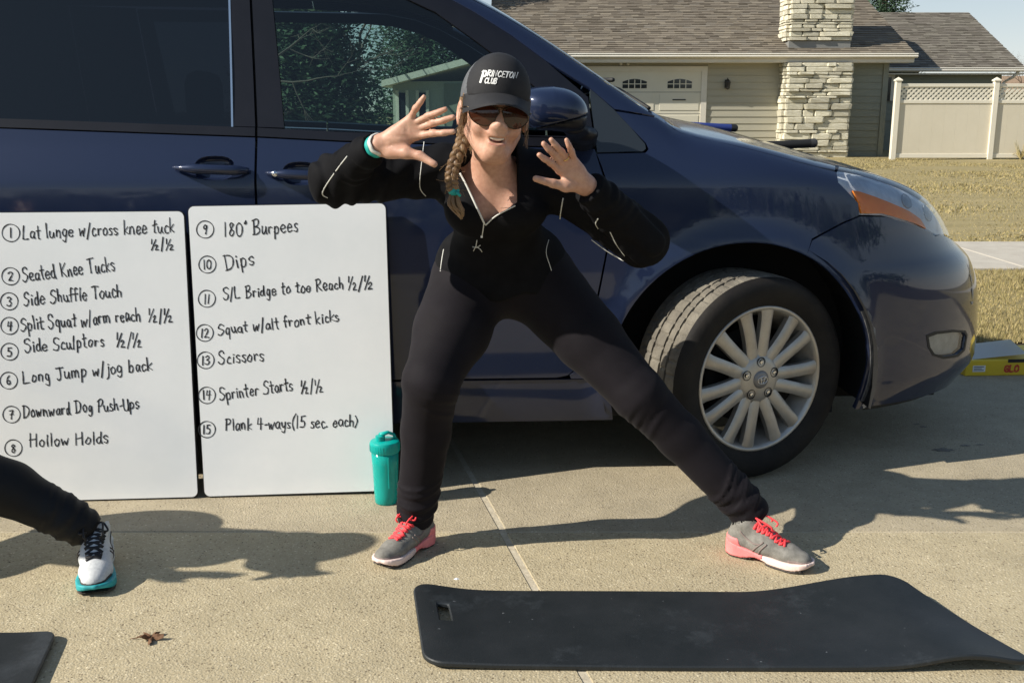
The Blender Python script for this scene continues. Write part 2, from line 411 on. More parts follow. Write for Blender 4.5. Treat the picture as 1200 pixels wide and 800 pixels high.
def shingles(parent, x0, x1, ye, ze, run, slope, m, dirn=1, name='shingles'):
    """courses of tabs going up from the eave (ye,ze)"""
    mb = MB(); L_ = run / math.cos(math.atan(slope)); n = int(L_ / .145); ca, sa = math.cos(math.atan(slope)), math.sin(math.atan(slope))
    for j in range(n):
        s = j * .145; x = x0 - RNG.uniform(0, .3)
        while x < x1:
            w = RNG.uniform(.16, .36); a, b = max(x, x0), min(x + w, x1)
            if b - a > .02:
                h = RNG.uniform(.006, .02); s1 = s + .16
                p = lambda X, s_, k: (X, ye + dirn * (s_ * ca) - dirn * k * sa, ze + s_ * sa + k * ca)
                V = [p(a, s - RNG.uniform(0, .015), h + .012), p(b, s - RNG.uniform(0, .015), h + .012), p(b, s1, .006), p(a, s1, .006), p(a, s, 0), p(b, s, 0)]
                mb.add(V, [(0, 1, 2, 3), (4, 5, 1, 0), (4, 0, 3), (5, 2, 1)])
            x += w
    o = mb.build(name, m, parent, fix=False); o['kind'] = 'stuff'; return o
def roof_pair(parent, x0, x1, ye, ze, run, slope, m, under=M_trim):
    zr = ze + run * slope; yr = ye + run; yb = yr + run
    t = .10
    V = [(x0, ye, ze - .01), (x0, yr, zr - .01), (x0, yb, ze - .01), (x0, ye, ze - t), (x0, yr, zr - t), (x0, yb, ze - t)]
    V += [(x1, v[1], v[2]) for v in V]
    F = [(0, 1, 7, 6), (1, 2, 8, 7), (3, 9, 10, 4), (4, 10, 11, 5), (0, 6, 9, 3), (2, 5, 11, 8), (0, 3, 4, 1), (1, 4, 5, 2), (6, 7, 10, 9), (7, 8, 11, 10)]
    mb = MB().add(V, F); r = mb.build('roof', M_flash, parent)
    shingles(r, x0, x1, ye, ze, run, slope, m); return r
house = thing('house', 'single storey tan house with shingled roof, stone chimney and cream garage door across the lawn', 'house', (0, 0, 0))
YF = 27.9
# walls as a shell
def wallbox(a, b, m=M_side, name='wall', parent=house): return MB().box(a, b).build(name, m, parent)
wallbox((.0, YF + .02, -.05), (9.9, YF + 9.5, 2.5), M_side)
def siding(x0, x1, z0, z1, y, m, parent, ex=.178):
    me = None; z = z0
    while z < z1 - .02:
        zt = min(z + ex, z1)
        if me is None:
            mb = MB(); V = [(0, 0, 0), (1, 0, 0), (1, .024, 0), (0, .024, 0), (0, .018, 1), (1, .018, 1), (1, .024, 1), (0, .024, 1)]
            mb.add(V, [(0, 1, 5, 4), (0, 3, 2, 1), (4, 5, 6, 7), (0, 4, 7, 3), (1, 2, 6, 5)])
            o = mb.build('siding_board', m, parent, fix=False); me = o.data
        else: o = link('siding_board', me, None, parent)
        o.location = (x0, y - .024, z); o.scale = (x1 - x0, 1, zt - z - .004); z = zt
siding(5.16, 7.25, -.02, 2.48, YF + .018, M_side, house)
siding(8.86, 9.78, -.02, 2.48, YF + .018, M_side2, house)
MB().box((9.79, YF - .03, -.03), (9.93, YF + .1, 2.48)).build('corner_board', M_side2, house)
MB().box((8.8, YF - .035, -.045), (9.9, YF + .01, -.021)).build('base_trim', M_trim, house)
rf = roof_pair(house, -.6, 10.42, YF - .42, 2.66, 5.6, .42, M_shingle)
MB().box((-.6, YF - .42, 2.42), (10.42, YF + .02, 2.47)).build('soffit', M_trim, house)
MB().box((-.6, YF - .43, 2.44), (10.42, YF - .405, 2.65)).build('fascia', M_trim, house)
# gutter with a rolled front edge
gp = [(0, .12), (-.10, .12), (-.125, .10), (-.105, .07), (-.125, .035), (-.08, 0), (0, 0)]
MB().prism([(YF - .432 + a, 2.53 + b) for a, b in gp], -.65, 10.47, ax=(1, 2, 0)).build('gutter', M_trim, house)
# stone column and chimney
def stones(parent, x0, x1, y0, y1, z0, z1):
    base = []
    for s in range(6):
        bm = bmesh.new(); bmesh.ops.create_cube(bm, size=1); bmesh.ops.bevel(bm, geom=bm.edges[:], offset=.09, segments=1, affect='EDGES')
        for v in bm.verts: v.co += Vector(RNG.uniform(-.05, .05, 3))
        me = bpy.data.meshes.new('stone'); bm.to_mesh(me); bm.free(); me.materials.append(M_stone); base.append(me)
    def st(cx, cy, cz, sx, sy, sz):
        o = link('stone', base[RNG.integers(6)], None, parent); o.location = (cx, cy, cz); o.scale = (sx, sy, sz)
    z = z0; k = 0
    while z < z1 - .03:
        h = min(RNG.choice([.06, .08, .10, .13, .17]), z1 - z); k += 1
        if z1 - z - h < .06: h = z1 - z
        x = x0 - .02 * (k % 2)
        while x < x1 - .01:
            w = RNG.uniform(.22, .75)
            if x1 - x - w < .18: w = x1 - x + .03
            pr = RNG.uniform(.02, .12)
            st(x + w / 2, y0 - pr / 2 + .03, z + h / 2, w - .012, pr + .10, h - .014); x += w
        for sx, xx in ((-1, x0), (1, x1)):
            y = y0 + .08
            while y < y1:
                w = RNG.uniform(.25, .5); w = min(w, y1 - y + .02); pr = RNG.uniform(.03, .08)
                st(xx + sx * (pr / 2 - .02), y + w / 2, z + h / 2, pr + .08, w - .012, h - .014); y += w
        z += h
cx0, cx1 = 7.13, 8.78
MB().box((cx0 + .02, YF - .52, -.05), (cx1 - .02, YF + .03, 2.42)).build('stone_backing', M_mortar, house)
stones(house, cx0, cx1, YF - .52, YF + .0, -.04, 2.41)
chim = MB().box((cx0 + .12, YF - .10, 2.3), (cx1 + .02, YF + .8, 5.0)).build('chimney', M_mortar, house)
stones(chim, cx0 + .10, cx1 + .04, YF - .10, YF + .75, 2.98, 4.9)
MB().box((cx0 + .09, YF - .14, 2.70), (cx1 + .05, YF + .82, 2.97)).build('flashing', M_flash, house)
# garage door
gd = MB().box((.2, YF - .02, -.02), (5.0, YF + .015, 2.22)).build('garage_door', M_garage, house)
for j in range(4):
    for i in range(4):
        xa, za = .28 + i * 1.19, .06 + j * .55
        if j == 3: continue
        MB().box((xa + .06, YF - .032, za + .05), (xa + 1.1, YF - .018, za + .47), .005).build('door_panel', M_garage, gd)
for j in range(1, 4): MB().box((.2, YF - .0215, .56 * j - .004), (5.0, YF - .0195, .56 * j + .006)).build('panel_joint', M_dark, gd)
for i in range(4):
    xa = .28 + i * 1.19 + .26; w = .64; z0 = 1.78
    n = 10; arch = [(xa, z0), (xa + w, z0)] + [(xa + w - w * t / n, z0 + .17 + .07 * math.sin(math.pi * t / n)) for t in range(n + 1)]
    gw = MB().prism([(a, b) for a, b in arch], YF - .028, YF - .021, ax=(0, 2, 1)).build('window', M_winglass, gd)
    for t in (1, 2, 3): MB().box((xa + w * t / 4 - .012, YF - .036, z0), (xa + w * t / 4 + .012, YF - .028, z0 + .22)).build('glazing_bar', M_garage, gw) if t != 9 else None
    MB().box((xa, YF - .0345, z0 + .10), (xa + w, YF - .0275, z0 + .12)).build('glazing_bar', M_garage, gw)
MB().box((4.25, YF - .05, 1.47), (4.6, YF - .022, 1.50), .004).build('door_handle', M_black, gd)
MB().box((5.0, YF - .045, -.02), (5.15, YF + .012, 2.34)).build('door_frame', M_trim, house)
MB().box((.05, YF - .045, -.02), (.2, YF + .012, 2.34)).build('door_frame', M_trim, house)
MB().box((.2, YF - .045, 2.22), (5.0, YF + .012, 2.34)).build('door_frame', M_trim, house)
# wall lantern beside the door
wl = MB().box((5.62, YF - .03, 1.78), (5.72, YF - .006, 2.0), .01).build('wall_lantern', M_black, house)
MB().tube([(5.67, YF - .03, 1.95), (5.67, YF - .12, 2.03), (5.67, YF - .16, 1.98)], .012, 8).build('bracket', M_black, wl)
MB().lathe([(.01, 2.02), (.07, 1.95), (.075, 1.93), (.055, 1.78), (.03, 1.75), (.0, 1.74)], 8, c=(5.67, YF - .17, 0)).build('lamp_shade', M_black, wl)
# two small floodlights over the garage door
for dx in (-.06, .06): MB().lathe([(.0, -.05), (.03, -.045), (.045, .03), (0, .035)], 10, 'y', c=(2.95 + dx * 1.6, YF - .09, 2.40)).build('floodlight', M_trim, house)

# wing set further back
wing = thing('house', 'lower grey-roofed wing of the house behind the white fence at its left end', 'house')
MB().box((8.0, 32.4, -.05), (15.0, 40.5, 2.32)).build('wall', M_side2, wing)
siding(9.95, 15.0, .9, 2.3, 32.39, M_side2, wing)
roof_pair(wing, 6.5, 15.5, 32.0, 2.48, 4.4, .45, M_shingle2)
MB().box((9.95, 31.99, 2.27), (15.5, 32.4, 2.31)).build('soffit', M_trim, wing)
MB().prism([(31.985 + a, 2.35 + b) for a, b in gp], 9.95, 15.55, ax=(1, 2, 0)).build('gutter', M_trim, wing)
ww = MB().box((10.3, 32.30, 1.5), (11.6, 32.355, 2.22)).build('window', M_winglass, wing)
for a, b in (((10.2, 32.28, 2.2), (11.7, 32.36, 2.27)), ((11.6, 32.28, 1.5), (11.7, 32.36, 2.2)), ((10.2, 32.28, 1.5), (10.3, 32.36, 2.2))): MB().box(a, b).build('window_frame', M_trim, ww)
MB().tube([(15.3, 31.96, 2.36), (15.2, 32.05, 2.2), (15.02, 32.25, 2.05), (15.02, 32.3, .1)], .045, 8).build('downpipe', M_trim, wing)

# ---------------------------------------------------------------- fence
M_vinyl = mat('white_vinyl', (.74, .69, .57), .45, vary=(.78, .73, .61), scale=1.5)
M_vinyl2 = mat('cream_vinyl', (.66, .60, .47), .5, vary=(.70, .64, .51), scale=1.0)
fence = thing('fence', 'white vinyl privacy fence with lattice top beside the house', 'fence', (0, 0, 0))
FY = 26.3; FX0 = 9.62; SP = 2.45
for k in range(4):
    x = FX0 + k * SP
    p = MB().box((x - .065, FY - .065, -.05), (x + .065, FY + .065, 1.92), .008).build('post', M_vinyl, fence)
    V = [(x + a * .085, FY + b * .085, 1.921) for a, b in ((-1, -1), (1, -1), (1, 1), (-1, 1))]
    V += [(v[0], v[1], 1.95) for v in V] + [(x, FY, 2.02)]
    MB().add(V, [(3, 2, 1, 0), (0, 1, 5, 4), (1, 2, 6, 5), (2, 3, 7, 6), (3, 0, 4, 7), (4, 5, 8), (5, 6, 8), (6, 7, 8), (7, 4, 8)]).build('post_cap', M_vinyl, p)
    if k == 3: break
    a, b = x + .066, x + SP - .066
    MB().box((a, FY - .03, 1.78), (b, FY + .03, 1.86), .006).build('top_rail', M_vinyl, fence)
    MB().box((a, FY - .03, 1.38), (b, FY + .03, 1.46), .006).build('middle_rail', M_vinyl, fence)
    MB().box((a, FY - .03, .04), (b, FY + .03, .14), .006).build('bottom_rail', M_vinyl, fence)
    nb = 8
    for i in range(nb):
        xa = a + (b - a) * i / nb
        MB().box((xa + .0006, FY - .012, .139), (xa + (b - a) / nb - .0006, FY + .012, 1.381)).build('fence_board', M_vinyl2, fence)
    la = MB(); st = .125; hh = .32; n = int((b - a) / st) + 4
    for s, yy in ((1, -.008), (-1, .001)):
        for i in range(-4, n + 2):
            x0_ = a + i * st; x1_ = x0_ + hh; wv = .034
            pts = [(x0_ - wv, 0), (x0_ + wv, 0), (x1_ + wv, hh), (x1_ - wv, hh)]
            if x0_ < a - .0 and x1_ > a: pts = [(max(q[0], a), q[1] if q[0] >= a else q[1] + (a - q[0])) for q in pts]
            if x1_ <= a or x0_ - wv >= b: continue
            if x1_ + wv > b: pts = [(min(q[0], b), q[1] if q[0] <= b else q[1] - (q[0] - b)) for q in pts]
            if s < 0: pts = [(a + b - q[0], q[1]) for q in pts][::-1]
            la.prism([(q[0], 1.46 + min(max(q[1], 0), hh)) for q in pts], FY + yy, FY + yy + .007, ax=(0, 2, 1))
    lo = la.build('lattice', M_vinyl, fence); lo['kind'] = 'stuff'

# ---------------------------------------------------------------- trees
M_bark = mat('bark', (.09, .07, .05), .95, vary=(.16, .13, .10), scale=10, bump=.6, bscale=25)
M_needle = island_mat('needles', [(.02, .05, .028), (.06, .10, .05), (.035, .07, .04), (.10, .15, .085)])
M_twig = mat('twigs', (.10, .08, .065), .9, vary=(.17, .14, .115), scale=3)
def conifer(x, y, h, r, n, label, group=None, z0=.3):
    t = thing('spruce_tree', label, 'tree', (x, y, 0), group=group)
    MB().tube([(0, 0, -.05), (0, 0, h * .5), (0, 0, h * .97)], [r * .09, r * .06, .02], 8).build('trunk', M_bark, t)
    V = []; F = []
    nb = int(n / 26)
    for i in range(nb):
        s = RNG.uniform(0, 1) ** .75; zz = h * (1 - s * (1 - z0 / h)); rr = r * s * RNG.uniform(.7, 1.1) + .1; a = RNG.uniform(0, 6.283)
        for j in range(26):
            q = RNG.uniform(.15, 1); bx, by = rr * q * math.cos(a), rr * q * math.sin(a)
            c = np.array([bx, by, zz - rr * .35 * q * q + rr * .08]) + RNG.normal(0, .05 + .10 * q * rr * .4, 3)
            d = RNG.normal(0, 1, 3); d[2] *= .4; d /= np.linalg.norm(d); e = np.cross(d, RNG.normal(0, 1, 3)); e /= np.linalg.norm(e)
            l = RNG.uniform(.03, .09) * (.6 + r * .18); k = len(V)
            V += [c - d * l, c + e * l * .35, c + d * l, c - e * l * .35]; F.append((k, k + 1, k + 2, k + 3))
    mesh('crown', V, F, M_needle, t, smooth=False); return t
def bare(x, y, h, label, group=None, spread=.45, seed=0, depth=5, name='bare_tree'):
    r = np.random.default_rng(seed); t = thing(name, label, 'tree', (x, y, 0), group=group); tr = MB(); cr = MB()
    def grow(p, d, L_, rad, k):
        pts = [p]; q = p
        for i in range(3):
            d = d + r.normal(0, .12, 3); d[2] += .04; d /= np.linalg.norm(d); q = q + d * L_ / 3; pts.append(q)
        (tr if k > depth - 2 else cr).tube(pts, [rad, rad * .85, rad * .72, rad * .6], 5 if k > 1 else 3, cap=False)
        if k == 0: return
        for _ in range(r.integers(2, 4) if k > 1 else 4):
            e = d + r.normal(0, spread, 3); e /= np.linalg.norm(e); grow(pts[r.integers(2, 4)], e, L_ * r.uniform(.6, .85), rad * .55, k - 1)
    grow(np.array([0, 0, -.05]), np.array([0, 0, 1.]), h * .3, h * .018, depth)
    tr.build('trunk', M_bark, t, smooth=True, fix=False); cr.build('crown', M_twig, t, smooth=True, fix=False); return t
conifer(14.25, 41, 8.2, 2.4, 26000, 'dark evergreen tree standing behind the roof ridge of the house')
conifer(-2.5, 31, 8.5, 2.9, 40000, 'broad dark evergreen seen through the car window behind the small gabled house', z0=.2)
conifer(-3.75, 19.2, 5.4, 1.75, 60000, 'dark green spruce tree seen through the front side window of the car')
for i, (x, y, h, sd_, lb) in enumerate(((26.3, 55, 5.6, 3, 'leafless tree on the horizon just right of the grey roof'), (28.5, 58, 5.4, 5, 'leafless tree on the horizon at the right edge, above the brown roof'))):
    bare(x, y, h, lb, 'bare trees on the horizon', seed=sd_, depth=6)
bare(-4.3, 17, 4.2, 'leafless shrub-like tree seen through the car window left of the spruce', seed=12, spread=.6)
bare(-3.1, 23, 5.4, 'leafless tree seen through the car window above the small gabled house', seed=15, spread=.6)
# brown roofed house at the far right
fh = thing('house', 'distant house with a low brown roof behind the fence at the right edge', 'house', (22.6, 52, 0))
MB().box((-4, 0, -.05), (9, 8, 2.1)).build('wall', M_side, fh)
MB().add([(-4.5, -.5, 2.1), (9.5, -.5, 2.1), (9.5, 8.5, 2.1), (-4.5, 8.5, 2.1), (-1.5, 4, 3.0), (6.5, 4, 3.0)], [(0, 1, 5, 4), (1, 2, 5), (2, 3, 4, 5), (3, 0, 4), (0, 3, 2, 1)]).build('roof', mat('brown_roof', (.28, .19, .12), .9, vary=(.36, .25, .16), scale=3), fh)
# small gabled house seen through the car
nh = thing('house', 'small gabled house with white eaves seen through the front side window of the car', 'house', (-2.72, 24.0, 0), math.radians(-8))
MB().box((.0, 0, -.05), (3.0, 5, 1.85)).build('wall', mat('sage_wall', (.40, .42, .36), .7), nh)
MB().add([(-.15, -.4, 1.72), (3.2, -.4, 2.55), (3.2, 5.4, 2.55), (-.15, 5.4, 1.72), (-.15, -.4, 1.86), (3.2, -.4, 2.69), (3.2, 5.4, 2.69), (-.15, 5.4, 1.86)],
         [(0, 1, 5, 4), (1, 2, 6, 5), (2, 3, 7, 6), (3, 0, 4, 7), (4, 5, 6, 7), (3, 2, 1, 0)]).build('roof', M_trim, nh)
for x in (.15, .62): 
    w_ = MB().box((x, -.03, .4), (x + .16, .01, 1.6)).build('window', M_winglass, nh)
    for a, b in ((x - .07, x), (x + .16, x + .23)): MB().box((a, -.05, .35), (b, -.005, 1.65)).build('window_frame', M_trim, w_)
MB().box((1.2, -.03, -.04), (2.95, -.006, 1.8)).build('door', M_side2, nh)
# weed at the foot of the fence
pl = thing('weed', 'small pale weed growing at the foot of the white fence', 'plant', (12.78, 26.1, 0)); m_ = MB()
for i in range(26):
    a = RNG.uniform(0, 6.28); r = RNG.uniform(.1, .3); m_.tube([(0, 0, 0), (r * .5 * math.cos(a), r * .5 * math.sin(a), RNG.uniform(.1, .25)), (r * math.cos(a), r * math.sin(a), RNG.uniform(.1, .5))], [.008, .012, .002], 4)
m_.build('stem', M_blade, pl, fix=False)
# what stands behind the camera and shows only as reflections in paint and glass
tl = MB()
for i in range(26):
    a = -2.9 + i * .105 + RNG.uniform(-.02, .02); R_ = RNG.uniform(38, 52); cx, cy = R_ * math.cos(a), R_ * math.sin(a); h = RNG.uniform(3, 7)
    for j in range(260):
        c = np.array([cx, cy, h * .5]) + RNG.normal(0, 1, 3) * np.array([2.2, 2.2, h * .22]); c[2] = max(.1, c[2]); d = RNG.normal(0, .6, 3); e = RNG.normal(0, .6, 3)
        tl.add([c, c + d, c + e], [(0, 1, 2)])
tag(tl.build('treeline', M_needle, fix=False), kind='stuff')
# ================================================================ THE CAR
AL = math.radians(3.0); OX, OY = .806, 3.268
YC = .98; UC, RR = .3, .9
inset_s = spl([.0, .15, .25, .35, .5, .65, .8, .93, .985, 1.02, 1.06, 1.12, 1.8], [.085, .05, .022, .008, .0, .0, .006, .013, .017, .030, .047, .072, .26])
Lz = spl([0, .2, .3, .42, .55, .66, .72, .78, .84, .92, 1.0, 1.1, 1.9], [.95, 1.02, 1.09, 1.085, 1.07, 1.025, .965, .925, .90, .86, .80, .7, .6])
Hx = spl([-4.3, -3.9, -3, -2, -1.5, -1.2, -.9, -.335, -.26, 0, .3, .45, .6, .75, .9, 1.1], [1.66, 1.73, 1.77, 1.765, 1.745, 1.71, 1.59, 1.235, 1.185, 1.125, 1.045, 1.005, .955, .88, .77, .56])
ARC = [(-.05, .345, .445), (-3.03, .345, .42)]
def F(x, y, z):
    fl = 0
    for cx, cz, r in ARC:
        d = np.sqrt((x - cx)**2 + (z - cz)**2) - r; fl = fl + .016 * np.exp(-(np.maximum(d, 0) / .045)**2) * (z > .2)
    b = YC - inset_s(z) + fl; q = 2.5
    ax = np.clip((x + .2) / (Lz(z) + .2), 0, 3); ar = np.clip((-x - 3.5) / .62, 0, 3); ay = np.abs(y - YC) / b
    g = ((ax**q + ay**q + ar**4)**(1 / q) - 1) * b
    t = (z - Hx(x) + .07 * ay**2 - .02) * .86; k = .07
    h = np.clip(.5 + .5 * (g - t) / k, 0, 1)
    return t + (g - t) * h + k * h * (1 - h)
def gradF(P):
    e = .004; x, y, z = P[:, 0], P[:, 1], P[:, 2]
    g = np.stack([F(x + e, y, z) - F(x - e, y, z), F(x, y + e, z) - F(x, y - e, z), F(x, y, z + e) - F(x, y, z - e)], 1)
    return g / (np.linalg.norm(g, axis=1)[:, None] + 1e-9)
def side_hit(u, z):
    u = np.asarray(u, float); z = np.asarray(z, float)
    ph = np.maximum(u - UC, 0) / RR; bx = np.minimum(u, UC); dx, dy = np.sin(ph), -np.cos(ph)
    a = np.zeros_like(u); b = np.full_like(u, 1.4)
    for _ in range(32):
        m = (a + b) / 2; v = F(bx + dx * m, YC + dy * m, z) < 0; a = np.where(v, m, a); b = np.where(v, b, m)
    return np.stack([bx + dx * a, YC + dy * a, z], -1)
def top_hit(x, y):
    x = np.asarray(x, float); y = np.asarray(y, float); a = np.full_like(x, .3); b = np.full_like(x, 2.)
    for _ in range(32):
        m = (a + b) / 2; v = F(x, y, m) < 0; a = np.where(v, m, a); b = np.where(v, b, m)
    return np.stack([x, y, a], -1)
def inside(pts, poly):
    x, y = pts[:, 0], pts[:, 1]; r = np.zeros(len(pts), bool); n = len(poly)
    for i in range(n):
        x0, y0 = poly[i]; x1, y1 = poly[(i + 1) % n]
        c = ((y0 > y) != (y1 > y)); r ^= c & (x < (x1 - x0) * (y - y0) / (y1 - y0 + 1e-15) + x0)
    return r
def dens(poly, st):
    out = []
    for i in range(len(poly)):
        a = np.array(poly[i], float); b = np.array(poly[(i + 1) % len(poly)], float); k = max(1, int(np.linalg.norm(b - a) / st))
        out += [a + (b - a) * j / k for j in range(k)]
    return out
def panel(name, outline, m, parent, holes=(), dom='side', off=0., flange=.018, st=.022, grid=.03, mirror=False, both=False):
    """a body panel: outline (and holes) in the panel's own coordinates, laid on the body surface"""
    loops = [dens(outline, st)] + [dens(h, st) for h in holes]
    A = np.array(outline); lo, hi = A.min(0), A.max(0)
    gx = np.arange(lo[0] + grid / 2, hi[0], grid); gy = np.arange(lo[1] + grid / 2, hi[1], grid)
    gp = np.array([(x, y) for x in gx for y in gy]).reshape(-1, 2)
    ok = inside(gp, loops[0])
    for h in loops[1:]: ok &= ~inside(gp, h)
    allb = np.concatenate([np.array(l) for l in loops])
    if ok.any():
        gp = gp[ok]; dmin = np.min(np.linalg.norm(gp[:, None] - allb[None], axis=2), axis=1); gp = gp[dmin > grid * .45]
    else: gp = np.zeros((0, 2))
    pts = np.concatenate([allb, gp]); edges = []; s = 0
    for l in loops: n = len(l); edges += [(s + i, s + (i + 1) % n) for i in range(n)]; s += n
    V2, _, T, *_r = delaunay_2d_cdt([Vector(p) for p in pts], edges, [], 0, 1e-6)
    V2 = np.array([tuple(v) for v in V2]); T = np.array([tuple(t) for t in T])
    cen = V2[T].mean(1); keep = inside(cen, loops[0])
    for h in loops[1:]: keep &= ~inside(cen, h)
    T = T[keep]
    P = side_hit(V2[:, 0], V2[:, 1]) if dom == 'side' else top_hit(V2[:, 0], V2[:, 1])
    Nn = gradF(P); P = P + Nn * off
    fn = np.cross(P[T[:, 1]] - P[T[:, 0]], P[T[:, 2]] - P[T[:, 0]])
    fl = (fn * Nn[T].mean(1)).sum(1) < 0; T[fl] = T[fl][:, ::-1]
    V = P.tolist(); NV = Nn.tolist(); Fc = [tuple(t) for t in T]
    if flange:
        ec = {}
        for t in Fc:
            for i in range(3):
                e = (t[i], t[(i + 1) % 3]); ec[e] = 1
        for (a, b) in list(ec):
            if (b, a) not in ec:
                k = len(V); o = P[b] - P[a]; nn = np.cross(o, Nn[a]); nn /= np.linalg.norm(nn) + 1e-9
                # a soft rolled edge, then the return
                n1 = (Nn[a] + nn); n1 /= np.linalg.norm(n1)
                for q, w, nq in ((a, .0, n1), (b, .0, n1), (a, flange, nn), (b, flange, nn)):
                    V.append((P[q] - Nn[q] * w).tolist()); NV.append(nq.tolist())
                Fc.append((k + 1, k, k + 2, k + 3))
    V = np.array(V); NV = np.array(NV)
    def make(mir):
        v = V.copy(); nv = NV.copy(); fc = Fc
        if mir: v[:, 1] = 2 * YC - v[:, 1]; nv[:, 1] *= -1; fc = [f[::-1] for f in Fc]
        o = mesh(name, v, fc, m, parent[1] if mir and isinstance(parent, tuple) else (parent[0] if isinstance(parent, tuple) else parent))
        o.data.normals_split_custom_set_from_vertices([tuple(n) for n in nv]); return o
    if both: return make(False), make(True)
    return make(mirror)

def paint_mat():
    m = mat('navy_paint', (.012, .020, .052), .42, metal=.2, coat=1., spec=.1)
    nt = m.node_tree; N, L = nt.nodes, nt.links; b = N['Principled BSDF']; b.inputs['Coat Roughness'].default_value = .045
    tc = N.new('ShaderNodeTexCoord')
    n = N.new('ShaderNodeTexNoise'); n.inputs['Scale'].default_value = 2.2; n.inputs['Detail'].default_value = 9; n.inputs['Roughness'].default_value = .7
    L.new(tc.outputs['Object'], n.inputs['Vector'])
    r = N.new('ShaderNodeMapRange'); r.inputs['From Min'].default_value = .4; r.inputs['From Max'].default_value = .75; r.inputs['To Min'].default_value = .03; r.inputs['To Max'].default_value = .16
    L.new(n.outputs[0], r.inputs[0]); L.new(r.outputs[0], b.inputs['Coat Roughness'])
    # road dust low down
    sp = N.new('ShaderNodeSeparateXYZ'); L.new(tc.outputs['Object'], sp.inputs[0])
    d = N.new('ShaderNodeMapRange'); d.inputs['From Min'].default_value = .75; d.inputs['From Max'].default_value = .15; d.inputs['To Min'].default_value = 0; d.inputs['To Max'].default_value = .10
    L.new(sp.outputs[2], d.inputs[0])
    n2 = N.new('ShaderNodeTexNoise'); n2.inputs['Scale'].default_value = 9; n2.inputs['Detail'].default_value = 8; L.new(tc.outputs['Object'], n2.inputs['Vector'])
    mu = N.new('ShaderNodeMath'); mu.operation = 'MULTIPLY'; L.new(d.outputs[0], mu.inputs[0]); L.new(n2.outputs[0], mu.inputs[1])
    x = N.new('ShaderNodeMix'); x.data_type = 'RGBA'; x.inputs[6].default_value = (.012, .020, .052, 1); x.inputs[7].default_value = (.10, .085, .065, 1)
    L.new(mu.outputs[0], x.inputs[0]); L.new(x.outputs[2], b.inputs['Base Color']); return m
M_paint = paint_mat()
M_satin = mat('satin_black_trim', (.007, .008, .013), .35, vary=(.010, .011, .017), scale=6, spec=.35)
M_rub = mat('black_rubber', (.012, .012, .012), .6)
M_plas = mat('dark_grey_plastic', (.035, .035, .037), .55, vary=(.05, .048, .045), scale=12, bump=.15)
M_in = mat('interior_grey', (.10, .105, .11), .8, vary=(.13, .13, .135), scale=6)
M_in2 = mat('headliner', (.22, .23, .23), .9)
M_under = mat('underbody', (.01, .01, .01), .9)
M_chrome = mat('chrome', (.75, .75, .76), .12, metal=1.)
M_tread = mat('dusty_tread', (.11, .098, .08), .95, vary=(.20, .18, .145), scale=14, bump=.5, bscale=180)
M_wall = mat('tyre_sidewall', (.010, .009, .009), .65, spec=.25, vary=(.022, .019, .016), scale=9, bump=.1, bscale=90)
M_rim = mat('brake_dusted_alloy', (.50, .485, .45), .38, metal=.6, vary=(.38, .345, .30), scale=7, bump=.1, bscale=50)
M_lens = None
def glass_mat(name, tint, gloss=1., rough=.004):
    m = bpy.data.materials.new(name); m.use_nodes = True; nt = m.node_tree; N, L = nt.nodes, nt.links
    for n in list(N):
        if n.type == 'BSDF_PRINCIPLED': N.remove(n)
    out = [n for n in N if n.type == 'OUTPUT_MATERIAL'][0]
    t = N.new('ShaderNodeBsdfTransparent'); t.inputs[0].default_value = tuple(tint) + (1,)
    g = N.new('ShaderNodeBsdfGlossy'); g.inputs['Roughness'].default_value = rough
    f = N.new('ShaderNodeFresnel'); f.inputs[0].default_value = 1.52
    mu = N.new('ShaderNodeMath'); mu.operation = 'MULTIPLY'; mu.inputs[1].default_value = gloss; L.new(f.outputs[0], mu.inputs[0])
    x = N.new('ShaderNodeMixShader'); L.new(mu.outputs[0], x.inputs[0]); L.new(t.outputs[0], x.inputs[1]); L.new(g.outputs[0], x.inputs[2]); L.new(x.outputs[0], out.inputs[0])
    return m
M_glass = glass_mat('tinted_glass', (.58, .71, .69), 1.3)
M_priv = glass_mat('privacy_glass', (.006, .007, .011), 1.6, .02)
M_wind = glass_mat('windscreen_glass', (.7, .8, .77), 1.2)

car = thing('minivan', 'dark navy minivan parked on the driveway with its dusty front wheel turned', 'car', (OX, OY, 0), AL)
body = None
def arc(cx, cz, r, a0, a1, n=16): return [(cx + r * math.cos(math.radians(a0 + (a1 - a0) * i / n)), cz + r * math.sin(math.radians(a0 + (a1 - a0) * i / n))) for i in range(n + 1)]
zs = lambda u: float(Hx(u)) - .055
G_ = .0035
belt = lambda x: float(np.interp(x, [-4, -2.37, -1.6, -1.33, -.55, -.36], [1.19, 1.150, 1.122, 1.108, 1.086, 1.078]))
# rocker sill
a_f, a_r = ARC
def arch_pts(A, z, side):   # x of the arch at height z
    cx, cz, r = A; return cx + side * math.sqrt(max(0, r * r - (z - cz)**2))
rocker = panel('rocker_panel', [(arch_pts(a_r, .19, 1), .19), (arch_pts(a_f, .19, -1), .19), (arch_pts(a_f, .34, -1), .34), (arch_pts(a_r, .34, 1), .34)], M_paint, car, off=-.006, both=True)
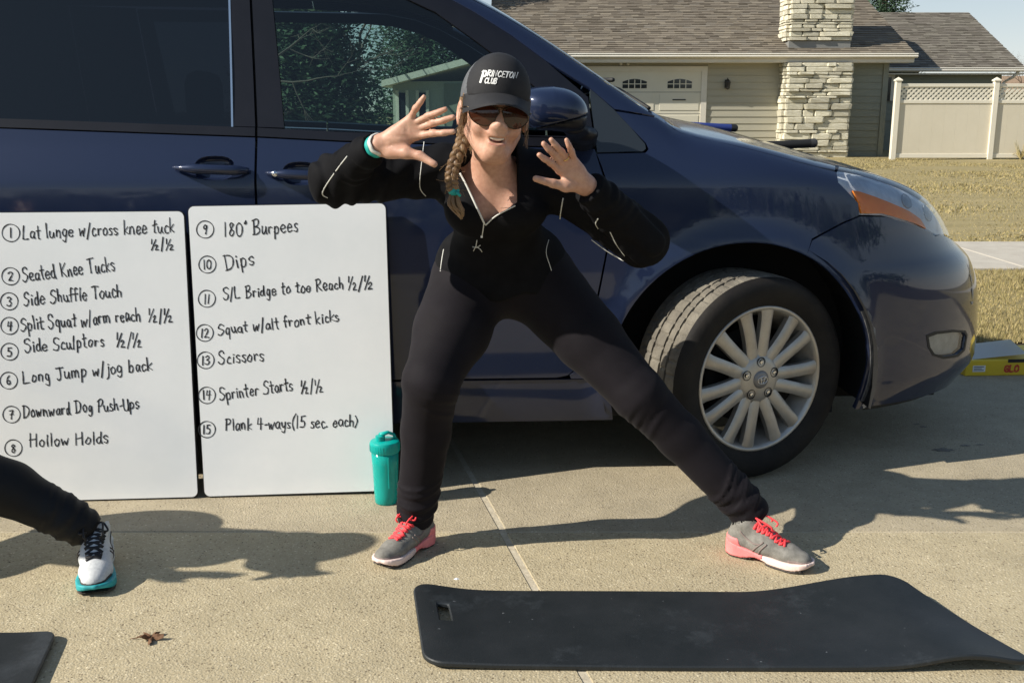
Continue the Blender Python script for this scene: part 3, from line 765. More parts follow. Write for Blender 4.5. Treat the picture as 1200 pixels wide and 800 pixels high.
# front door
fd_line = [(-.66, .350), (-.625, .357), (-.60, .378), (-.575, .43), (-.56, .478), (-.532, .63), (-.508, .76), (-.502, .86), (-.508, .965), (-.528, 1.03), (-.542, belt(-.542) - .004)]
def oval(cx, cz, rx, rz, n=20, p=2.6): return [(cx + rx * np.sign(math.cos(t)) * abs(math.cos(t))**(2 / p), cz + rz * np.sign(math.sin(t)) * abs(math.sin(t))**(2 / p)) for t in [6.2832 * i / n for i in range(n)]]
H1 = oval(-1.465, 1.010, .055, .036); H2 = oval(-1.728, 1.027, .062, .037)
fdo = [(-1.598, .350)] + fd_line + [(-1.33, belt(-1.33) - .004), (-1.598, belt(-1.598) - .004)]
f_door = panel('front_door', fdo, M_paint, car, holes=[H1], both=True)
sdo = [(-2.72, .350), (-1.606, .350), (-1.606, belt(-1.606) - .004), (-2.37, belt(-2.37) - .004), (-2.72, belt(-2.72) - .004)]
ar2 = [(x, z) for x, z in arc(*a_r, 0, 90, 14)]
sdo = [(arch_pts(a_r, .355, 1) + .004, .350)] + sdo[1:] + [(-2.72, .90), (-2.70, .80)] + [(x + .004, z) for x, z in arc(*a_r, 70, 4, 10) if x > -2.70]
s_door = panel('sliding_door', sdo, M_paint, car, holes=[H2], both=True)
# belt trim, window frames and glass
bt = .026
def strip(x0, x1, z0, z1, n=8): return [(x0 + (x1 - x0) * i / n, belt(x0 + (x1 - x0) * i / n) + z0) for i in range(n + 1)] + [(x1 + (x0 - x1) * i / n, belt(x1 + (x0 - x1) * i / n) + z1) for i in range(n + 1)]
panel('belt_trim', strip(-1.598, -.545, 0, bt), M_satin, f_door, off=.003, both=True)
panel('belt_trim', strip(-2.72, -1.606, 0, bt), M_satin, s_door, off=.003, both=True)
fw = [(-1.516, belt(-1.516) + bt)] + [(-.563, belt(-.56) + bt + .008), (-.60, 1.168), (-.667, 1.228), (-.80, 1.333), (-.906, 1.412), (-1.04, 1.505), (-1.146, 1.553), (-1.27, 1.583), (-1.42, 1.597), (-1.558, 1.600)]
fframe = [(-1.598, belt(-1.598) + bt + .003), (-.544, belt(-.544) + bt + .003), (-.559, 1.242), (-.69, 1.352), (-.80, 1.432), (-.92, 1.506), (-1.05, 1.575), (-1.16, 1.615), (-1.30, 1.640), (-1.62, 1.652)]
panel('window_frame', fframe, M_satin, f_door, holes=[fw])
far = lambda P, x1: [((x - (-1.6)) * (x1 + 1.6) / (-.02) - 1.6 if False else (x if x > -1.5 else x + x1 + 1.6), z) for x, z in P]
panel('window_frame', far(fframe, -2.40), M_satin, f_door, holes=[far(fw, -2.40)], mirror=True)
panel('side_window', far(fw, -2.40), M_glass, f_door, off=-.010, flange=0, mirror=True)
gfr = panel('side_window', fw, M_glass, f_door, off=-.010, flange=0)
sw = [(-2.60, belt(-2.6) + bt), (-1.679, belt(-1.679) + bt), (-1.690, 1.605), (-2.58, 1.612)]
sframe = [(-2.72, belt(-2.72) + bt + .003), (-1.606, belt(-1.606) + bt + .003), (-1.628, 1.655), (-2.72, 1.665)]
panel('window_frame', sframe, M_satin, s_door, holes=[sw])
panel('window_frame', [(-2.72, belt(-2.72) + bt + .003), (-2.41, belt(-2.41) + bt + .003), (-2.43, 1.655), (-2.72, 1.665)], M_satin, s_door, mirror=True)
panel('side_window', sw, M_priv, s_door, off=-.008, flange=0)
panel('chrome_strip', [(-1.6795, belt(-1.679) + bt), (-1.6735, belt(-1.679) + bt), (-1.684, 1.604), (-1.690, 1.604)], M_chrome, s_door, off=.001, flange=.004)
# rear quarter, with its own window
qa = [(x - .0, z) for x, z in arc(*a_r, 177, 62, 18)]
qtr = [(-4.10, .22), (arch_pts(a_r, .22, -1), .22)] + qa[1:] + [(-2.728, .80), (-2.728, 1.67)] + [(-3.2, 1.69), (-3.8, 1.66), (-4.05, 1.60), (-4.10, 1.2)]
qw = [(-2.82, 1.20), (-2.82, 1.60), (-3.75, 1.58), (-3.9, 1.24)]
qp = panel('rear_quarter_panel', qtr, M_paint, car, holes=[qw], both=True)
panel('quarter_window', qw, M_priv, qp, off=-.006, flange=0, both=True)
# fender
af = arc(*a_f, 199, 68, 30)
ztop = lambda u: float(np.interp(u, [-.47, -.335, -.26, 0, .15, .275], [1.20, zs(-.335) - .002, zs(-.26), zs(0), zs(.15), 1.004]))
fen = [(fd_line[1][0] + .012, .345), (arch_pts(a_f, .345, -1) - .0, .345)] + [p for p in arc(*a_f, 180, 64, 26)][1:] + [(.165, .797), (.274, .846), (.336, .866), (.332, .905), (.258, .973), (.262, 1.004)]
fen += [(u, ztop(u)) for u in (.15, .05, -.05, -.15, -.26, -.335)] + [(-.47, 1.198), (-.43, 1.155), (-.375, 1.10), (-.368, 1.083), (-.380, 1.070), (-.536, 1.067)]
fen += [(x + G_ * 2, z) for x, z in fd_line[::-1][1:-1]]
fender = panel('fender', fen, M_paint, car, both=True)
panel('fender_corner', [(arch_pts(a_f, .19, -1) + .0005, .185), (arch_pts(a_f, .345, -1) + .0005, .343), (-.497, .343), (-.497, .185)], M_paint, fender, off=-.004) if False else None
# quarter glass triangle in front of the door
tri = [(-.532, belt(-.53) + .000), (-.535, 1.074), (-.388, 1.076), (-.378, 1.084), (-.38, 1.098), (-.432, 1.16), (-.478, 1.204), (-.553, 1.272), (-.549, 1.235)]
tri = [(-.534, 1.073), (-.388, 1.076), (-.378, 1.084), (-.38, 1.098), (-.432, 1.158), (-.476, 1.204), (-.549, 1.268), (-.551, 1.235), (-.536, 1.10)]
panel('corner_window', tri, M_winglass, car, off=-.003, both=True)
panel('door_pillar', [(-1.68, 1.12), (-1.54, 1.12), (-1.56, 1.65), (-1.70, 1.65)], M_rub, car, off=-.028)
# A pillar between door and windscreen
fr_r = [(x + .003, z + .006) for x, z in fframe[2:]]
api = [(-.474, 1.206), (-.34, zs(-.335) + .004)] + [(x, zs(x)) for x in np.linspace(-.36, -1.62, 26)] + [(-1.62, 1.658), (-1.30, 1.643), (-1.16, 1.618), (-1.05, 1.578), (-.92, 1.509), (-.80, 1.435), (-.69, 1.355), (-.553, 1.272)]
panel('windscreen_pillar', api, M_paint, car, both=True)
panel('roof_rail', [(-1.626, 1.661), (-2.72, 1.671), (-3.2, 1.695), (-3.8, 1.672)] + [(x, zs(x)) for x in np.linspace(-3.8, -1.626, 24)], M_paint, car, both=True)
# roof, windscreen, bonnet: laid on from above
def seam(xs): return side_hit(np.array(xs), np.array([zs(x) for x in xs]))[:, :2]
def topdom(xs, d0=.003): s = seam(xs); near = [(p[0], p[1] + d0) for p in s]; return near + [(p[0], 2 * YC - p[1]) for p in near[::-1]]
panel('roof', topdom(list(np.linspace(-4.02, -.985, 60))), M_paint, car, dom='top', grid=.06)
panel('windscreen', topdom(list(np.linspace(-.975, -.36, 16)), .012), M_wind, car, dom='top', grid=.05, off=-.003, flange=0)
hs = side_hit(np.array([-.30, -.26, -.2, -.1, 0, .1, .2, .262, .30, .42, .6, .8, 1.0, 1.2, 1.45, 1.714]), np.array([ztop(-.30), zs(-.26), zs(-.2), ztop(-.1), ztop(0), ztop(.1), ztop(.2), 1.009, 1.021, 1.005, .959, .901, .866, .85, .838, .836]))[:, :2]
hp = [(p[0], p[1] + .004) for p in hs]
bonnet = panel('bonnet', hp + [(p[0], 2 * YC - p[1]) for p in hp[::-1][1:]], M_paint, car, dom='top', grid=.04)
cw = side_hit(np.array([-.352, -.306]), np.array([zs(-.335), ztop(-.30)]))
panel('cowl', [(-.352, cw[0, 1] + .01), (-.306, cw[1, 1] + .01), (-.306, 2 * YC - cw[1, 1] - .01), (-.352, 2 * YC - cw[0, 1] - .01)], M_plas, car, dom='top', off=-.02)
# front bumper, wrapped right round
bu = [(arch_pts(a_f, .205, 1), .205), (.7, .205), (1.714, .205), (1.714, .60), (1.25, .60), (1.15, .70), (.95, .745), (.86, .765), (.80, .772), (.755, .772), (.622, .816), (.531, .836), (.447, .856), (.342, .862), (.276, .840), (.168, .791), (.146, .742 + .0)]
bu = bu[:-1] + [p for p in arc(*a_f, 64, 2, 18)]
fogh = [(.655, .437), (.70, .443), (.80, .437), (.90, .422), (.925, .405), (.915, .36), (.86, .348), (.76, .355), (.70, .372), (.67, .40)]
bumper = panel('front_bumper', bu, M_paint, car, holes=[fogh], both=True, grid=.028)
panel('grille', [(1.155, .603), (1.714, .603), (1.714, .822), (1.2, .835), (1.02, .846), (.99, .78), (1.16, .705)], M_rub, car, off=-.02, both=True)
for zz in (.64, .70, .76): panel('grille_bar', [(1.2, zz), (1.714, zz), (1.714, zz + .018), (1.2, zz + .018)], M_chrome, bumper, off=-.008, both=True)
# headlight: clear cover over a bowl
hl = [(.268, .977), (.336, .908), (.346, .868), (.447, .862), (.531, .842), (.622, .822), (.755, .778), (.86, .771), (.94, .756), (.975, .80), (.955, .858), (.80, .897), (.60, .955), (.42, 1.001), (.30, 1.017), (.266, 1.005)]
hlin = hl
M_cover = glass_mat('clear_cover', (.95, .97, 1.0), 1.1, .03)
M_amber = mat('amber_lens', (1.0, .30, .015), .3, vary=(.95, .24, .01), scale=30, coat=.6)
M_refl = mat('silver_reflector', (.80, .84, .88), .3, metal=.0, vary=(.52, .57, .63), scale=14, bump=.35, bscale=25)
M_refl2 = mat('lamp_bezel', (.50, .54, .58), .25, metal=.5)
hlamp = panel('headlight', hl, M_cover, car, flange=0, off=.001, grid=.02, both=True)
panel('reflector', hl, M_refl, hlamp, off=-.016, flange=0, grid=.02, both=True)
am = [(.318, .948), (.345, .885), (.352, .872), (.447, .868), (.531, .849), (.628, .826), (.70, .803), (.66, .838), (.59, .868), (.50, .897), (.40, .928), (.345, .944)]
panel('amber_lens', am, M_amber, hlamp, off=-.006, flange=.008, both=True)
for cu, cz, r in ((.60, .905, .026), (.76, .855, .030)):
    panel('bulb_housing', [(cu + r * 1.25 * math.cos(t * .5236), cz + r * math.sin(t * .5236)) for t in range(12)], M_refl2, hlamp, off=-.010, flange=.006, grid=.012)
panel('side_divider', [(.405, .985), (.42, .985), (.52, .90), (.505, .90)], M_refl2, hlamp, off=-.018)
fog = panel('fog_light', [(x * .985 + .0118, z * .97 + .012) for x, z in fogh], M_cover, bumper, off=-.006, flange=0, both=True)
panel('fog_reflector', fogh, mat('fog_reflector', (.72, .71, .66), .35, metal=.2, vary=(.55, .54, .49), scale=20, bump=.3), fog, off=-.022, flange=0, both=True)
fcx, fcz = .79, .397
panel('fog_light_bezel', [(fcx + (x - fcx) * 1.10, fcz + (z - fcz) * 1.22) for x, z in fogh], M_rub, bumper, holes=[fogh], off=.0015, flange=.006, grid=.02, both=True)
# lower lip under the bumper and the torn edge of the arch liner
panel('lower_lip', [(.45, .170), (1.714, .170), (1.714, .2035), (.45, .2035)], M_rub, bumper, off=-.03, both=True)
tl_ = arc(a_f[0], a_f[1], a_f[2] + .002, 28, -14, 14); tl2 = [(x + .028 + .006 * math.sin(i * 2.3), z) for i, (x, z) in enumerate(tl_)]
M_scuff = mat('scuffed_plastic', (.05, .05, .055), .5, vary=(.20, .20, .20), scale=45, bump=.5, bscale=70, stretch=(1, 1, .35))
panel('arch_edge_strip', tl_ + tl2[::-1], M_scuff, bumper, off=.004)
M_scr = mat('bare_scratch', (.45, .43, .40), .7, vary=(.25, .24, .22), scale=60)
for (u, z, du, dz) in ((.985, .555, .010, .022), (.99, .60, .006, .030), (.975, .52, .014, .006), (1.0, .64, .004, .02), (.41, .215, .012, .012), (.43, .235, .006, .02), (.375, .50, .006, .018)):
    n = 9; panel('scratch', [(u + du * math.cos(t * 6.283 / n) * (1 + .4 * math.sin(t * 2.1)), z + dz * math.sin(t * 6.283 / n) * (1 + .4 * math.cos(t * 1.7))) for t in range(n)], M_scr, bumper, off=.0015, flange=0, grid=.01)
MB().lathe([(.0, .178), (.012, .176), (.012, .198)], 10, c=(.62, .33, 0)).build('plastic_clip', M_rub, bumper)
# wheel wells
for cx, cz, r in ARC:
    for sy in (0, 1):
        y0, y1 = (.012, .34) if not sy else (1.62, 1.948)
        n = 24; V = []; Fc = []
        for i in range(n + 1):
            a = math.radians(-15 + 210 * i / n); rr = r + .018
            for y in ((y0, y1)): V.append((cx + rr * math.cos(a), y, cz + rr * math.sin(a)))
        yb = y1 if not sy else y0
        Fc = [(2 * i, 2 * i + 1, 2 * i + 3, 2 * i + 2) for i in range(n)]
        k = len(V); V += [(cx, yb, cz)]; Fc += [((2 * i + (0 if sy else 1)), (2 * i + 2 + (0 if sy else 1)), k) for i in range(n)]
        mesh('arch_liner', V, Fc, M_under, car, smooth=False)
# floor, cabin and closed ends
inn = MB().box((-4.0, .10, .19), (.30, 1.86, .30)).box((-3.9, .22, .135), (-.52, 1.74, .189)).box((-2.4, .5, .11), (-.9, .62, .134)).box((.42, .4, .16), (.8, 1.56, .19)).box((-.42, .36, .30), (-.36, 1.6, 1.04)).box((.30, .36, .2), (.8, 1.6, .55))  # lowest boxes added to keep light off the ground under the car
inn.build('underbody', M_under, car)
MB().box((-.95, .16, .78), (-.42, 1.8, 1.05), .05).build('dashboard', M_in, car)
for sy in (.42, 1.54): 
    st = MB().box((-1.62, sy - .25, .42), (-1.10, sy + .25, .60), .05).build('seat', M_in, car)
    MB().box((-1.86, sy - .24, .50), (-1.70, sy + .24, 1.12), .06).build('backrest', M_in, st, rot=(0, 0, 0))
    MB().box((-1.88, sy - .12, 1.16), (-1.79, sy + .12, 1.33), .04).build('headrest', M_in, st)
MB().box((-2.95, .25, .45), (-2.5, 1.7, 1.10), .06).build('rear_seat', M_in, car)
wh = MB(); wh.tube([(-1.02 + .05 * math.sin(t * .3), 1.52 + .18 * math.cos(t * .3), 1.0 + .18 * math.sin(t * .3)) for t in range(21)], .016, 8, closed=True).build('steering_wheel', M_rub, car, smooth=True)
def inner_lin(y):   # door linings and headliner close the shell from inside
    MB().box((-2.7, y - .01, .32), (-.62, y + .01, 1.085)).build('door_lining', M_in, car)
inner_lin(.12); inner_lin(1.84)
V = []; nx = 26
for x in np.linspace(-3.9, -1.0, nx):
    for y in np.linspace(.30, 1.66, 9): V.append((x, y, float(top_hit(x, y)[2]) - .03))
mesh('headliner', V, [(i * 9 + j, (i + 1) * 9 + j, (i + 1) * 9 + j + 1, i * 9 + j + 1) for i in range(nx - 1) for j in range(8)], M_in2, car)
# tail
ys_ = np.linspace(.06, 1.90, 20); V = []; zt = np.linspace(.25, 1.62, 14)
for z in zt:
    for y in ys_: V.append((-4.09 + .10 * max(0, z - 1.1), y, z))
mesh('tailgate', V, [(i * 20 + j, i * 20 + j + 1, (i + 1) * 20 + j + 1, (i + 1) * 20 + j) for i in range(13) for j in range(19)], M_paint, car)
# door handles in their cups
def handle(cx, cz, x0, x1, hole, parent):
    cup = []; Fc = []; n = len(hole); base = side_hit(np.array([p[0] for p in hole]), np.array([p[1] for p in hole]))
    for k, (s, dpt) in enumerate(((1.0, .0), (.97, .012), (.82, .026), (.45, .032))):
        for i, p in enumerate(base): cup.append((cx + (p[0] - cx) * s, p[1] + dpt, cz + (p[2] - cz) * s))
    for k in range(3): Fc += [(k * n + i, k * n + (i + 1) % n, (k + 1) * n + (i + 1) % n, (k + 1) * n + i) for i in range(n)]
    Fc.append(tuple(3 * n + i for i in range(n)))
    mesh('handle_recess', cup, Fc, M_paint, parent)
    h = MB(); pts = []; rr = []
    n = 18
    for i in range(n + 1):
        t = i / n; x = x0 + (x1 - x0) * t; y = float(side_hit(x, cz)[1]) - .010 - .028 * math.sin(math.pi * min(1, max(0, (t - .0) / .95)))**.5
        pts.append((x, y, cz + .003 - .010 * t)); rr.append(.0145 * (min(1, .30 + 2.6 * t) if t < .5 else min(1, .5 + 3.6 * (1 - t))))
    h.tube(pts, rr, 14, up=(0, 0, 1), flat=1.05)
    ho = h.build('door_handle', M_paint, parent, smooth=True)
    return ho, pts
handle(-1.728, 1.027, -1.850, -1.620, H2, s_door[0])
h2, pp = handle(-1.465, 1.010, -1.567, -1.345, H1, f_door[0])
lk = pp[2]; MB().lathe([(0, -.004), (.009, -.003), (.010, .003)], 14, 'y', c=(lk[0] + .006, lk[1] - .012, lk[2])).build('lock', M_chrome, h2, smooth=True)
# mirror
def mirror_fn(P):
    q = (P - np.array([-.69, -.10, 1.205])) / np.array([.105, .125, .066]); q = q + np.stack([0 * q[:, 0], 0 * q[:, 0], .28 * (q[:, 0] + .2)**2 * np.sign(q[:, 0])], 1)
    return (((np.abs(q)**2.7).sum(1))**(1 / 2.7) - 1) * .062
    d = ell(P, (-.655, -.085, 1.205), (.075, .125, .066)); d = smin(d, ell(P, (-.66, -.13, 1.178), (.052, .085, .058)), .05)
    return np.maximum(d, -(P[:, 0] + .715 + (P[:, 2] - 1.2) * .1)) if True else d
mir = smesh('wing_mirror', lambda P: np.maximum(mirror_fn(P), 1.183 + .25 * (P[:, 0] + .62) - P[:, 2]), (-.84, -.28, 1.08), (-.54, .10, 1.32), .006, M_paint, car)
smesh('mirror_housing', lambda P: np.maximum(mirror_fn(P) + .003, P[:, 2] - 1.182 - .25 * (P[:, 0] + .62)), (-.84, -.28, 1.08), (-.54, .10, 1.32), .006, M_satin, mir)
smesh('mirror_base', lambda P: smin(cone(P, (-.58, .07, 1.10), (-.58, -.03, 1.13), .045, .035, ((0, 0, 1), .6)), cone(P, (-.60, -.02, 1.13), (-.63, -.12, 1.15), .04, .035, ((0, 0, 1), .6)), .03), (-.72, -.26, 1.02), (-.46, .16, 1.25), .007, M_satin, mir)
MB().prism([(-.09 + .105 * math.cos(t * .314), 1.198 + .06 * math.sin(t * .314)) for t in range(20)], -.802, -.795, ax=(1, 2, 0)).build('mirror_glass', M_chrome, mir)
# wipers lying on the cowl, just breaking the line of the bonnet
wp = MB()
for y0, y1 in ((.45, 1.0), (1.15, 1.75)):
    a = top_hit(-.30, y0); b = top_hit(-.42, y1); wp.tube([(a[0], a[1], a[2] + .005), ((a[0] + b[0]) / 2, (a[1] + b[1]) / 2, (a[2] + b[2]) / 2 + .018), (b[0], b[1], b[2] + .008)], .008, 6)
    wp.tube([(b[0] + .02, b[1] - .35, b[2] + .0), (b[0], b[1], b[2] + .01)], .008, 6)
wp.build('wiper', M_rub, car, smooth=True)
# wheels
def tyre_wheel(parent, flip=False, detail=True):
    R_, Wd = .343, .225
    prof = [(.238, .0), (.245, -.004), (.262, -.012), (.290, -.020), (.315, -.018), (.330, -.008), (.3365, .004)]
    sw_ = MB().lathe(prof, 64, 'y'); sw_.lathe([(r, Wd - y) for r, y in prof[::-1]], 64, 'y')
    tyre = sw_.build('tyre', M_wall, parent, smooth=True)
    # tread: ribs, grooves and cut blocks are real steps
    ys = [.004, .010, .018, .044, .0445, .0525, .053, .080, .0805, .089, .0895, .136, .1365, .145, .1455, .172, .1725, .1805, .181, .207, .215, .221]
    gr = [0, 0, 0, 0, 1, 1, 0, 0, 1, 1, 0, 0, 1, 1, 0, 0, 1, 1, 0, 0, 0, 0]
    n = 288; V = []; Fc = []; k = len(ys)
    for j in range(n):
        q = 2 * math.pi * j / n
        for i, y in enumerate(ys):
            r = .3365 + .0065 * (1 - abs((y - .1125) / .1085)**4) - .008 * gr[i]
            ph = (j + (i // 4) * 2) % 6
            if not gr[i] and ph < 1 and 0 < i < k - 1: r -= .004
            V.append((r * math.cos(q), y, r * math.sin(q)))
    for j in range(n):
        for i in range(k - 1): Fc.append((j * k + i, j * k + i + 1, ((j + 1) % n) * k + i + 1, ((j + 1) % n) * k + i))
    mesh('tread', V, Fc, M_tread, tyre, smooth=False)
    # alloy
    rim = MB().lathe([(.243, .0), (.2445, -.005), (.240, -.008), (.232, -.004), (.226, .006), (.220, .03), (.205, .05), (.200, .12), (.215, .19), (.238, .21)], 72, 'y').build('rim', M_rim, parent, smooth=True)
    MB().lathe([(.0, .075), (.13, .075), (.16, .08), (.16, .085)], 40, 'y').build('brake_disc', M_under, rim, smooth=True)
    hub = MB(); hub.lathe([(.0, -.004), (.034, -.004), (.060, -.001), (.082, .006), (.090, .016), (.088, .05)], 40, 'y').build('hub', M_rim, rim, smooth=True)
    sp_me = {}
    for kx in range(7):
        for s in (-1, 1):
            a = math.radians(44.7 + kx * 51.43)
            if s not in sp_me:
                V = []; Fc = []; m_ = 9
                for i in range(m_):
                    t = i / (m_ - 1); r = .070 + .162 * t; off = s * (.0175 + .0285 * t - .002 * math.sin(math.pi * t)); w = .0192 + .0035 * t + .003 * (1 - t)**3 + .006 * max(0, t - .85) * 6; yy = .004 - .007 * math.sin(t * 2.2) - .001 * t
                    for (dx, dy) in ((-w, .026), (-w, .006), (-w * .55, 0), (w * .55, 0), (w, .006), (w, .026)): V.append((r, yy + dy, off + dx))
                for i in range(m_ - 1):
                    for q in range(5): Fc.append((i * 6 + q, i * 6 + q + 1, (i + 1) * 6 + q + 1, (i + 1) * 6 + q))
                o = MB().add(V, Fc).build('spoke', M_rim, rim, auto=40); sp_me[s] = o.data
            else: o = link('spoke', sp_me[s], None, rim)
            o.rotation_euler = (0, -a, 0)
    # lug nuts in dark pockets, cap with its oval badge
    for i in range(5):
        a = math.radians(90 + 72 * i); c = (.058 * math.cos(a), 0, .058 * math.sin(a))
        MB().lathe([(.0145, -.0035), (.0135, .012), (0, .012)], 16, 'y', c=c).lathe([(.0145, -.0040), (.0165, -.0030)], 16, 'y', c=c).build('lug_pocket', M_under, rim, smooth=True, fix=False)
        MB().lathe([(0, -.006), (.006, -.005), (.0085, -.001), (.0085, .008)], 6, 'y', c=c).build('lug_nut', M_chrome, rim, auto=30)
    cap = MB().lathe([(0, -.012), (.022, -.011), (.029, -.007), (.031, -.002)], 32, 'y').build('centre_cap', mat('cap_grey', (.25, .24, .23), .45, metal=.5) if detail else M_rim, rim, smooth=True)
    if detail:
        em = MB()
        for rx, rz, cx_, cz_ in ((.019, .0125, 0, 0), (.006, .0122, 0, 0), (.0115, .0052, 0, .0068)):
            em.tube([(cx_ + rx * math.cos(t * .3142), -.0135, cz_ + rz * math.sin(t * .3142)) for t in range(20)], .0013, 6, closed=True)
        em.build('badge', M_chrome, cap, smooth=True)
    return tyre
w1 = bpy.data.objects.new('wheel', None); COL.objects.link(w1); w1.parent = car; w1.location = (.003, -.03, .345); w1.rotation_euler = (0, 0, math.radians(22))
tyre_wheel(w1)
for loc, rz in (((-3.03, .02, .345), 0), ((.003, 1.99, .345), math.pi + math.radians(22)), ((-3.03, 1.94, .345), math.pi)):
    w = copy_tree(w1, car); w.location = loc; w.rotation_euler = (0, 0, rz)
# rolled things lying on the bonnet by the far edge
def on_bonnet(px0, py0, px1, py1, yv, r, name, label, cat, m, endm):
    cs, sn = math.cos(AL), math.sin(AL)
    def loc(px, py):
        d = ray(px, py); o = np.array([0, 0, H0]); rel = o - np.array([OX, OY, 0])
        t = (yv - (-rel[0] * sn + rel[1] * cs)) / (-d[0] * sn + d[1] * cs); return o + t * d
    a, b = loc(px0, py0), loc(px1, py1)
    t = thing(name, label, cat, (0, 0, 0)); u = (b - a) / np.linalg.norm(b - a)
    MB().tube([a, a + (b - a) * .5, b], r, 16).build('roll', m, t, auto=40)
    e = MB(); e.tube([b - u * .002, b + u * .02], r * 1.06, 16); e.tube([b + u * .02, b + u * .028], [r * 1.06, r * .7], 16)
    e.build('end_cap', endm, t, auto=40); return t
M_blue = mat('blue_fabric', (.012, .028, .15), .7, vary=(.02, .04, .2), scale=20)
on_bonnet(806, 147, 857, 150, 1.45, .016, 'exercise_roll', 'blue roll with a black end lying across the car behind the bonnet edge', 'exercise roll', M_blue, M_rub)
on_bonnet(896, 171, 950, 168, 1.35, .019, 'exercise_roll', 'black roll lying on the bonnet in front of the stone column', 'exercise roll', M_rub, M_plas)
